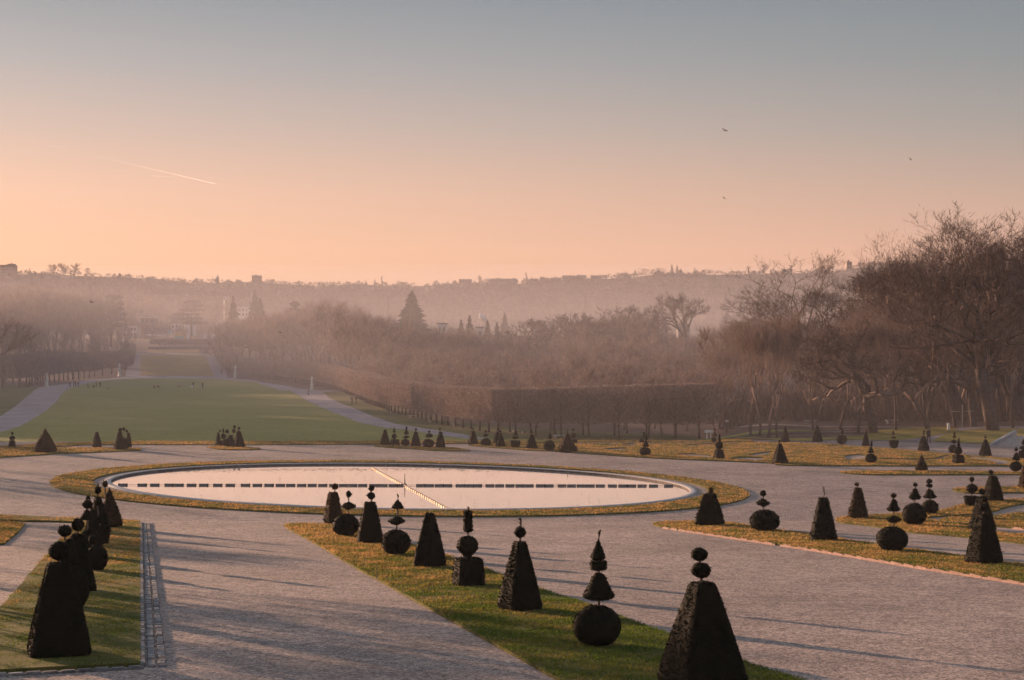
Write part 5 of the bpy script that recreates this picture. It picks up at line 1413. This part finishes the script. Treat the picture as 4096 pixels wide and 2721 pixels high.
# vapour trail
mv = bpy.data.materials.new('vapour'); mv.use_nodes = True; mv.node_tree.nodes.clear()
o1 = mv.node_tree.nodes.new('ShaderNodeOutputMaterial'); o2 = mv.node_tree.nodes.new('ShaderNodeVolumePrincipled')
o2.inputs['Color'].default_value = (1,1,1,1); o2.inputs['Density'].default_value = 0.35; o2.inputs['Anisotropy'].default_value = 0.5
mv.node_tree.links.new(o2.outputs[0], o1.inputs['Volume'])
def trail(p0, p1, r0, r1, label):
    Yt = 4200.; a, c = S('i', *p0), S('i', *p1)
    A = Vector(((a[0]-XC)/FS*Yt, Yt, -(a[1]-YH)/FS*Yt)); B = Vector(((c[0]-XC)/FS*Yt, Yt, -(c[1]-YH)/FS*Yt)); b = MB()
    n = 40; b.tube([A.lerp(B, i/n)+Vector((0,0,random.uniform(-.12,.12))) for i in range(n+1)], [max(0.02, (r0+(r1-r0)*i/n)*random.uniform(0.85,1.15)) for i in range(n)]+[0.1], 6)
    tag(link('vapour_trail', b.me('vapour_trail', mv, True)), label, 'vapour trail')
trail((370,325),(1980,703),0.08,0.8,'long thin white aircraft trail slanting down in the left sky')
trail((1210,602),(1500,616),0.4,0.25,'short faint trail below the long one in the left sky')
trail((0,240),(215,286),0.35,0.2,'short faint trail left of the long one near the picture edge')

# ------------------------------------------------------------------ crane
def crane():
    Y = 900.; pm = Y/FS
    def W(x, y, dy=0): s = S('b', x, y); return Vector(((s[0]-XC)*pm, Y+dy, -(s[1]-YH)*pm))
    base = W(1705, 700); zb = terr1(base.x, Y); r = tag(link('tower_crane', None, None, (base.x, Y, zb)), 'tower crane with long lattice jib above the trees in the valley', 'crane')
    O = Vector((base.x, Y, zb))
    def truss(b, A, B, h, w, n, r1=0.17):
        top0, top1 = A+Vector((0,0,h[0])), B+Vector((0,0,h[1]))
        b.tube([top0, top1], r1, 4)
        for s in (-w, w): b.tube([A+Vector((0,s,0)), B+Vector((0,s,0))], r1, 4)
        for i in range(n):
            p, q = i/n, (i+1)/n; m = (i+0.5)/n
            for s in (-w, w):
                a0 = A.lerp(B, p)+Vector((0,s,0)); a1 = A.lerp(B, q)+Vector((0,s,0)); t = top0.lerp(top1, m)
                b.tube([a0, t], r1*0.6, 3); b.tube([t, a1], r1*0.6, 3)
    b = MB(); truss(b, W(680,147)-O, W(1700,181)-O, (1.9,1.9), 0.7, 30)
    link('jib', b.me('jib', M['cranep']), r)
    b = MB(); truss(b, W(1700,183)-O, W(2090,190)-O, (1.8,0.3), 0.7, 8); b.tube([W(1850,130)-O, W(2050,158)-O], 0.12, 4)
    link('counter_jib', b.me('counter_jib', M['cranep']), r)
    b = MB(); c = W(2065,195)-O; b.box(c, (1.8*1.3,1.6,3.0)); link('counterweight', b.me('counterweight', M['stone']), r)
    b = MB(); x0 = W(1705,0).x-O.x; zt = W(0,180).z-O.z
    for sx in (-.9,.9):
        for sy in (-.9,.9): b.tube([(x0+sx,sy,0),(x0+sx,sy,zt)], 0.2, 4)
    n = int(zt/1.8)
    for i in range(n):
        z0, z1 = i*zt/n, (i+1)*zt/n; s = 1 if i%2 else -1
        b.tube([(x0-.9*s,-.9,z0),(x0+.9*s,-.9,z1)], 0.08, 3); b.tube([(x0-.9*s,.9,z0),(x0+.9*s,.9,z1)], 0.08, 3); b.tube([(x0-.9,-.9*s,z0),(x0-.9,.9*s,z1)], 0.08, 3)
    link('mast', b.me('mast', M['cranep']), r)
    b = MB(); c = W(1690,215)-O; b.box(c, (1.6,1.6,2.0)); link('cab', b.me('cab', M['white']), r)
    b = MB(); c = W(1170,165)-O; b.box(c, (1.2,1.0,0.8)); link('trolley', b.me('trolley', M['white']), r)
crane()

# ------------------------------------------------------------------ buildings
def house(z, x0, x1, yt, Y, label, wall='render_w', roof='flat', ybot=None, nx_=3, nz_=2, D=10., rm='slate', eave=0.55, extra=None):
    a = S(z, x0, yt); c = S(z, x1, yt); pm = Y/FS
    X0, X1 = (a[0]-XC)*pm, (c[0]-XC)*pm; X = (X0+X1)/2; zb = terr1(X, Y)-0.5; zt = -(a[1]-YH)*pm; H = zt-zb; Wd = X1-X0
    if ybot is not None: zb2 = -(S(z,0,ybot)[1]-YH)*pm; zb = min(zb, zb2); H = zt-zb
    r = tag(link('house' if roof != 'tower' else 'tower', None, None, (X, Y, zb)), label, 'building')
    he = H if roof in ('flat','tower') else H*eave+ (H-H*eave)*0.0
    b = MB(); b.box((0,D/2,he/2), (Wd,D,he)); link('wall', b.me('wall', M[wall]), r)
    b = MB()
    if roof == 'gable':
        V = [(-Wd/2-.4,-.4,he-.002),(Wd/2+.4,-.4,he-.002),(Wd/2+.4,D+.4,he-.002),(-Wd/2-.4,D+.4,he-.002),(-Wd/2-.4,D/2,H),(Wd/2+.4,D/2,H)]
        b.add(V, [(0,1,5,4),(2,3,4,5),(1,2,5),(3,0,4),(3,2,1,0)])
    elif roof == 'gablex':
        V = [(-Wd/2-.4,-.4,he-.002),(Wd/2+.4,-.4,he-.002),(Wd/2+.4,D+.4,he-.002),(-Wd/2-.4,D+.4,he-.002),(0,-.4,H),(0,D+.4,H)]
        b.add(V, [(0,4,5,3),(1,2,5,4),(0,1,4),(2,3,5),(3,2,1,0)])
    else: b.box((0,D/2,H+0.2), (Wd+0.5,D+0.5,0.4))
    rf = link('roof', b.me('roof', M[rm]), r)
    for i in range(nx_):
        for j in range(nz_):
            w, h = min(1.3, Wd/nx_*0.5), min(1.5, 7.0/nz_*0.5)
            zc = he-1.0-h/2-j*max(2.8, h*1.8)
            if zc < 0.5: continue
            b = MB(); b.box((-Wd/2+Wd*(i+0.5)/nx_, -0.03, zc), (w,0.08,h)); link('window', b.me('window', M['glass']), r)
    if extra:
        for (xx, ww, y1) in extra:
            s = S(z, xx, y1); zz2 = -(s[1]-YH)*pm-zb; b = MB(); b.box(((s[0]-XC)*pm-X, D/2, (H+zz2)/2), (ww/ZM[z][2]*pm, min(D,ww/ZM[z][2]*pm), zz2-H+0.4)); link('roof_turret', b.me('roof_turret', M[wall]), rf)
    return r
house('b', 312, 495, 440, 880, 'pale gabled house in the valley, left of the modern one', roof='gablex', D=9, rm='roofr', nx_=4)
house('b', 545, 730, 478, 890, 'flat-roofed white-edged house in the valley beside the gabled one', 'render_b', 'flat', D=9, rm='white', nx_=3)
house('b', 590, 690, 560, 862, 'small dark gabled outbuilding in front of the flat-roofed house', 'render_b', 'gablex', D=6, rm='roofr', nx_=1)
house('b', 960, 1110, 400, 930, 'faint ochre-lit house half hidden by trees in the valley', 'render_w', 'gable', D=8, rm='roofr')
house('b', 1150, 1260, 400, 930, 'faint grey house right of the ochre one in the valley', 'render_w', 'flat', D=8)
house('b', 1860, 2000, 330, 1000, 'faint flat building beside the crane mast', 'render_w', 'flat', D=9)
house('o', 1595, 1690, 488, 600, 'pale building glimpsed through the crooked trees above the wood', 'greyc', 'flat', D=8, nx_=4)
house('o', 1840, 1870, 535, 600, 'small pale building glimpsed left of the rounded tree', 'greyc', 'flat', D=6, nx_=1)
house('o', 1960, 2060, 535, 610, 'pale building glimpsed behind the rounded bare tree', 'greyc', 'flat', D=8, nx_=3)
house('2', 1470, 1540, 582, 560, 'small pale building beyond the wood left of the spruce group', 'render_w', 'flat', D=6, nx_=2)
house('2', 1775, 1830, 612, 520, 'small pale shed below the white smoke plume', 'render_w', 'flat', D=6, nx_=1)
house('n', 0, 172, 140, 1680, 'large blocky building with chimney on the left end of the hill crest', 'render_b', 'flat', D=16, nx_=6, nz_=3, extra=[(125,90,120),(125,10,98)])
house('1', 1974, 2040, 204, 1690, 'square tower block on the hill crest above the crane', 'render_b', 'tower', D=12, nx_=4, nz_=3, extra=[(2000,20,196)])
b = MB(); s = S('1', 1705, 190); Yq = 1690; X = (s[0]-XC)/FS*Yq; zb = terr1(X, Yq); H = -(s[1]-YH)/FS*Yq-zb
b.box((0,0,H*0.3),(3.2,3.2,H*0.6)); b.lathe([(H*0.6,1.7),(H*0.8,0.7),(H,0.05)], 6)
tag(link('church_spire', b.me('church_spire', M['slate']), None, (X, Yq, zb)), 'tiny thin church spire on the left part of the hill crest', 'spire')
house('o', 78, 185, 148, 1690, 'long low building at the left of the crest row', 'render_b', 'flat', D=14, nx_=6, nz_=1)
house('o', 345, 518, 143, 1690, 'longest flat-roofed building on the crest above the wood', 'render_b', 'flat', D=14, nx_=8, nz_=1, extra=[(400,8,130),(421,14,134)])
house('o', 700, 755, 143, 1690, 'small low building between poplar and twin chimneys on the crest', 'render_b', 'flat', D=10, nx_=3, nz_=1)
house('o', 770, 850, 138, 1690, 'building with twin square chimneys on the crest', 'render_b', 'flat', D=10, nx_=3, nz_=1, extra=[(782,14,122),(803,14,122)])
house('o', 862, 955, 130, 1690, 'low gabled house right of the twin chimneys on the crest', 'render_b', 'gable', D=10, rm='roofr', nx_=3, nz_=1, eave=0.8)
house('o', 965, 1070, 110, 1690, 'large gabled house on the crest, left one of the pair', 'render_b', 'gable', D=12, rm='roofr', nx_=4, nz_=1, eave=0.8)
house('o', 1090, 1168, 108, 1690, 'large house on the crest with two chimneys, right one of the pair', 'render_b', 'gable', D=12, rm='roofr', nx_=4, nz_=1, eave=0.8, extra=[(1130,6,103)])
house('o', 1208, 1300, 110, 1690, 'long roofed house at the right end of the crest houses', 'render_b', 'gable', D=12, rm='roofr', nx_=4, nz_=1, eave=0.8)
r = house('4', 607, 640, 390, 1690, 'square belfry tower with small lantern on the right crest', 'render_b', 'tower', D=9, nx_=2, nz_=2, extra=[(623,10,377)])
house('4', 200, 265, 438, 1690, 'low flat building on the crest left of the fan-shaped tree', 'render_b', 'flat', D=10, nx_=4, nz_=1)
s = S('o', 548, 135); X = (s[0]-XC)/FS*1690; zb = terr1(X, 1690); H = -(s[1]-YH)/FS*1690-zb; b = MB()
b.lathe([(0,4.2),(H*0.62,4.2),(H*0.8,3.4),(H*0.93,1.8),(H,0.1)], 14)
tag(link('domed_hall', b.me('domed_hall', M['slate'], True), None, (X, 1690, zb)), 'small dark dome on the crest right of the longest flat building', 'dome')
# hedges, hoardings and cars across the valley
def block(z, x0, x1, yt, yb, Y, D, mat, name, label, cat):
    pm = Y/FS; a = S(z, x0, yt); c = S(z, x1, yb); X0, X1 = (a[0]-XC)*pm, (c[0]-XC)*pm; z1 = -(a[1]-YH)*pm; z0 = min(-(c[1]-YH)*pm, terr1((X0+X1)/2, Y))
    n = 5000; X = rng.uniform(X0, X1, n); yy = Y+rng.uniform(-D/2, D/2, n); zz2 = z0+(z1-z0)*np.sqrt(rng.random(n))
    Dd = rng.normal(0,1,(n,3)); Dd /= np.linalg.norm(Dd, axis=1)[:,None]
    V, F2 = sliv(np.stack([X, yy, zz2], 1), Dd, rng.uniform(0.4,0.9,n), rng.uniform(0.2,0.4,n))
    b = MB(); b.box(((X0+X1)/2, Y, (z0+z1)/2-0.2), (X1-X0, D, z1-z0-0.3)); tf = []
    for q in b.F: tf += [(q[0],q[1],q[2]),(q[0],q[2],q[3])]
    Vm, Fm = merge([(np.array(b.V), np.array(tf)), (V, F2)])
    tag(link(name, mesh(name, Vm, Fm, M[mat])), label, cat)
block('1', 1165, 1700, 765, 800, 765, 3.0, 'twigd', 'clipped_hedge', 'low dark hedge just beyond the cross path of the far lawn', 'hedge')
block('1', 1180, 1720, 705, 760, 800, 4.0, 'twigd', 'clipped_hedge', 'taller brown hedge behind the low one across the valley', 'hedge')
hd = tag(link('site_hoarding', None), 'row of blue and ochre hoarding panels below the valley houses', 'hoarding')
for x0, x1, yt, yb, m in ((908,958,640,700,'blue'),(1008,1115,668,728,'ochre'),(1008,1125,730,762,'blue'),(1130,1165,690,768,'ochre'),(1170,1210,718,768,'white'),(1230,1265,728,768,'ochre'),(1400,1440,700,775,'white'),(1500,1535,710,778,'white')):
    Y = 858; pm = Y/FS; a, c = S('b', x0, yt), S('b', x1, yb); b = MB()
    b.box((((a[0]+c[0])/2-XC)*pm, Y, (-(a[1]+c[1])/2+YH)*pm), ((c[0]-a[0])*pm, 0.25, (c[1]-a[1])*pm)); link('panel', b.me('panel', M[m]), hd)
def car(z, x, y, Y, mat, label, rot=0.0):
    s = S(z, x, y); X = (s[0]-XC)/FS*Y; zb = -(s[1]-YH)/FS*Y
    zb = max(zb, terr1(X, Y)); r = tag(link('parked_car', None, None, (X, Y, zb), rot), label, 'car')
    b = MB(); b.box((0,0,0.55),(4.2,1.7,0.55),0,0.96); b.box((-0.1,0,1.08),(2.4,1.5,0.5),0,0.8); link('body', b.me('body', M[mat]), r)
    b = MB(); b.box((-0.1,0,1.06),(2.44,1.54,0.3),0,0.86); link('window', b.me('window', M['glass']), r)
    for wx in (-1.3,1.3):
        for wy in (-0.75,0.75):
            b = MB(); b.tube([(wx,wy-0.1,0.32),(wx,wy+0.1,0.32)], 0.32, 12); link('wheel', b.me('wheel', M['black']), r)
car('b', 680, 725, 852, 'white', 'white car parked furthest left below the valley houses')
car('b', 800, 728, 850, 'white', 'pale car parked below the valley houses, right of the white one', 0.2)
car('b', 790, 645, 872, 'greyc', 'grey car with sun glints on the street between the valley houses', 1.2)
car('b', 845, 878, 790, 'greyc', 'car whose light roof curve shows over the low hedge', 0.1)

# smoke
n = 26; b = MB()
for i in range(n):
    t = i/(n-1); p = S('o', 305-52*t+random.uniform(-3,3), 498-52*t+random.uniform(-4,4)); Y = 640; pm = Y/FS
    c = ((p[0]-XC)*pm, Y+random.uniform(-1,1), -(p[1]-YH)*pm); rr = 0.9*(0.5+0.7*math.sin(math.pi*min(1, t*1.1+0.1)))*random.uniform(0.7,1.2)
    b.lathe([(-rr,0.02),(-rr*.7,rr*.7),(0,rr),(rr*.7,rr*.7),(rr,0.02)], 8, c)
tag(link('smoke', b.me('smoke', M['smoke'], True)), 'small white sunlit smoke plume rising beyond the middle wood', 'smoke', kind='stuff')

# ------------------------------------------------------------------ haze
HZ = 0.000135
m = bpy.data.materials.new('haze'); m.use_nodes = True; nt = m.node_tree; nt.nodes.clear()
out = nt.nodes.new('ShaderNodeOutputMaterial'); pv = nt.nodes.new('ShaderNodeVolumePrincipled')
pv.inputs['Color'].default_value = (0.70,0.68,0.73,1); pv.inputs['Density'].default_value = HZ; pv.inputs['Anisotropy'].default_value = 0.1
nt.links.new(pv.outputs[0], out.inputs['Volume'])
b = MB(); z0, z1 = -13.8, 112.
b.box((0, 940, (z0+z1)/2), (1300, 2050, z1-z0))
tag(link('haze', b.me('haze', m)), kind='stuff', label='warm evening haze filling the valley air', cat='haze')

m2 = m.copy(); m2.name = 'valley_mist'
for nd_ in m2.node_tree.nodes:
    if nd_.type == 'PRINCIPLED_VOLUME': nd_.inputs['Density'].default_value = 0.00072
b = MB(); nu, nv = 48, 20; V = []; F = []
for j in range(nv+1):
    ph = -math.pi/2+math.pi*j/nv
    for i in range(nu):
        th = 2*math.pi*i/nu; V.append((638*math.cos(th)*math.cos(ph), 700+560*math.sin(th)*math.cos(ph), max(-13.4, -11+35.5*math.sin(ph))))
V = [v for v in V]; base_j = nv//2-1
V = V[base_j*nu:]; rows = len(V)//nu
for i in range(nu): V[i] = (V[i][0], V[i][1], -13.4)
for j in range(rows-1):
    for i in range(nu): F.append((j*nu+i, j*nu+(i+1)%nu, (j+1)*nu+(i+1)%nu, (j+1)*nu+i))
F.append(tuple(range(nu-1,-1,-1)))
tag(link('mist', mesh('mist', V, F, m2)), kind='stuff', label='pale mist lying in the valley below the far hill', cat='mist')

# ------------------------------------------------------------------ world, sun, camera
w = bpy.data.worlds.new('World'); sc.world = w; w.use_nodes = True; nt = w.node_tree; nt.nodes.clear()
out = nt.nodes.new('ShaderNodeOutputWorld'); bg = nt.nodes.new('ShaderNodeBackground')
sky = nt.nodes.new('ShaderNodeTexSky'); sky.sky_type = 'NISHITA'; sky.sun_disc = False
sky.sun_elevation = SUN_EL; sky.sun_rotation = SUN_AZ; sky.dust_density = 4; sky.ozone_density = 2
tc = nt.nodes.new('ShaderNodeTexCoord'); sp = nt.nodes.new('ShaderNodeSeparateXYZ'); nt.links.new(tc.outputs['Generated'], sp.inputs[0])
def rampd(stops):
    r = nt.nodes.new('ShaderNodeValToRGB'); e = r.color_ramp.elements; r.color_ramp.interpolation = 'B_SPLINE' if False else 'LINEAR'
    while len(e) < len(stops): e.new(0.5)
    J = (0.88,0.58,0.48)
    for i, (deg, c) in enumerate(stops):
        e[i].position = math.sin(math.radians(deg)); c = lin(*c)
        if deg < 15:      # what the sky must be above the haze for the eye to see c through it
            Tr = math.exp(-HZ*min(1950, 112/math.sin(math.radians(max(deg, 0.5)))))
            c = tuple(max(0.01, (v-(1-Tr)*j)/Tr)*0.5 for v, j in zip(c, J))
        else: c = tuple(v*0.5 for v in c)
        e[i].color = (*c, 1)
    nt.links.new(sp.outputs['Z'], r.inputs[0]); return r.outputs[0]
SL = rampd([(0,(255,200,166)),(3,(254,199,165)),(5,(246,198,172)),(7.2,(216,188,175)),(9.4,(184,176,175)),(11.8,(152,156,162)),(16,(150,162,174)),(30,(166,178,194)),(90,(168,182,202))])
SR = rampd([(0,(226,180,160)),(3,(222,176,155)),(5,(198,168,152)),(7.2,(168,159,153)),(9.4,(146,148,149)),(11.8,(130,138,144)),(16,(144,154,166)),(30,(160,172,188)),(90,(162,176,198))])
az = nt.nodes.new('ShaderNodeVectorMath'); az.operation = 'DOT_PRODUCT'; az.inputs[1].default_value = (0.97, -0.25, 0)
nt.links.new(tc.outputs['Generated'], az.inputs[0])
mr = nt.nodes.new('ShaderNodeMapRange'); mr.inputs[1].default_value = -0.55; mr.inputs[2].default_value = 0.08; mr.clamp = True
nt.links.new(az.outputs['Value'], mr.inputs[0])
cm = mix(nt, mr.outputs[0], SL, SR)
sk = mix(nt, 0.004, cm, sky.outputs[0])
nt.links.new(sk, bg.inputs[0]); bg.inputs[1].default_value = 2.0/EX
nt.links.new(bg.outputs[0], out.inputs[0])

sl = bpy.data.lights.new('sun', 'SUN'); sl.energy = 4.5; sl.angle = math.radians(0.55); sl.color = (1.0,0.60,0.38)
so = bpy.data.objects.new('sun', sl); COL.objects.link(so); so.rotation_euler = SUNDIR.to_track_quat('Z', 'Y').to_euler()

cd = bpy.data.cameras.new('camera'); co = bpy.data.objects.new('camera', cd); COL.objects.link(co)
cd.sensor_width = 36; cd.lens = FS/4096*36; cd.shift_y = (YH-1360.5)/4096; cd.clip_end = 9000; cd.clip_start = 0.5
co.rotation_euler = (math.radians(90), 0, 0); sc.camera = co
sc.view_settings.view_transform = 'Standard'; sc.view_settings.look = 'None'; sc.view_settings.exposure = EXPO; sc.view_settings.gamma = 1
sc.render.engine = 'CYCLES'
c = sc.cycles; c.use_denoising = True; c.max_bounces = 5; c.diffuse_bounces = 2; c.glossy_bounces = 2; c.transmission_bounces = 2; c.volume_bounces = 0; c.transparent_max_bounces = 4
c.sample_clamp_indirect = 6; c.use_adaptive_sampling = True; c.adaptive_threshold = 0.02
try: c.denoiser = 'OPENIMAGEDENOISE'
except Exception: pass
print('objects', len(bpy.data.objects))
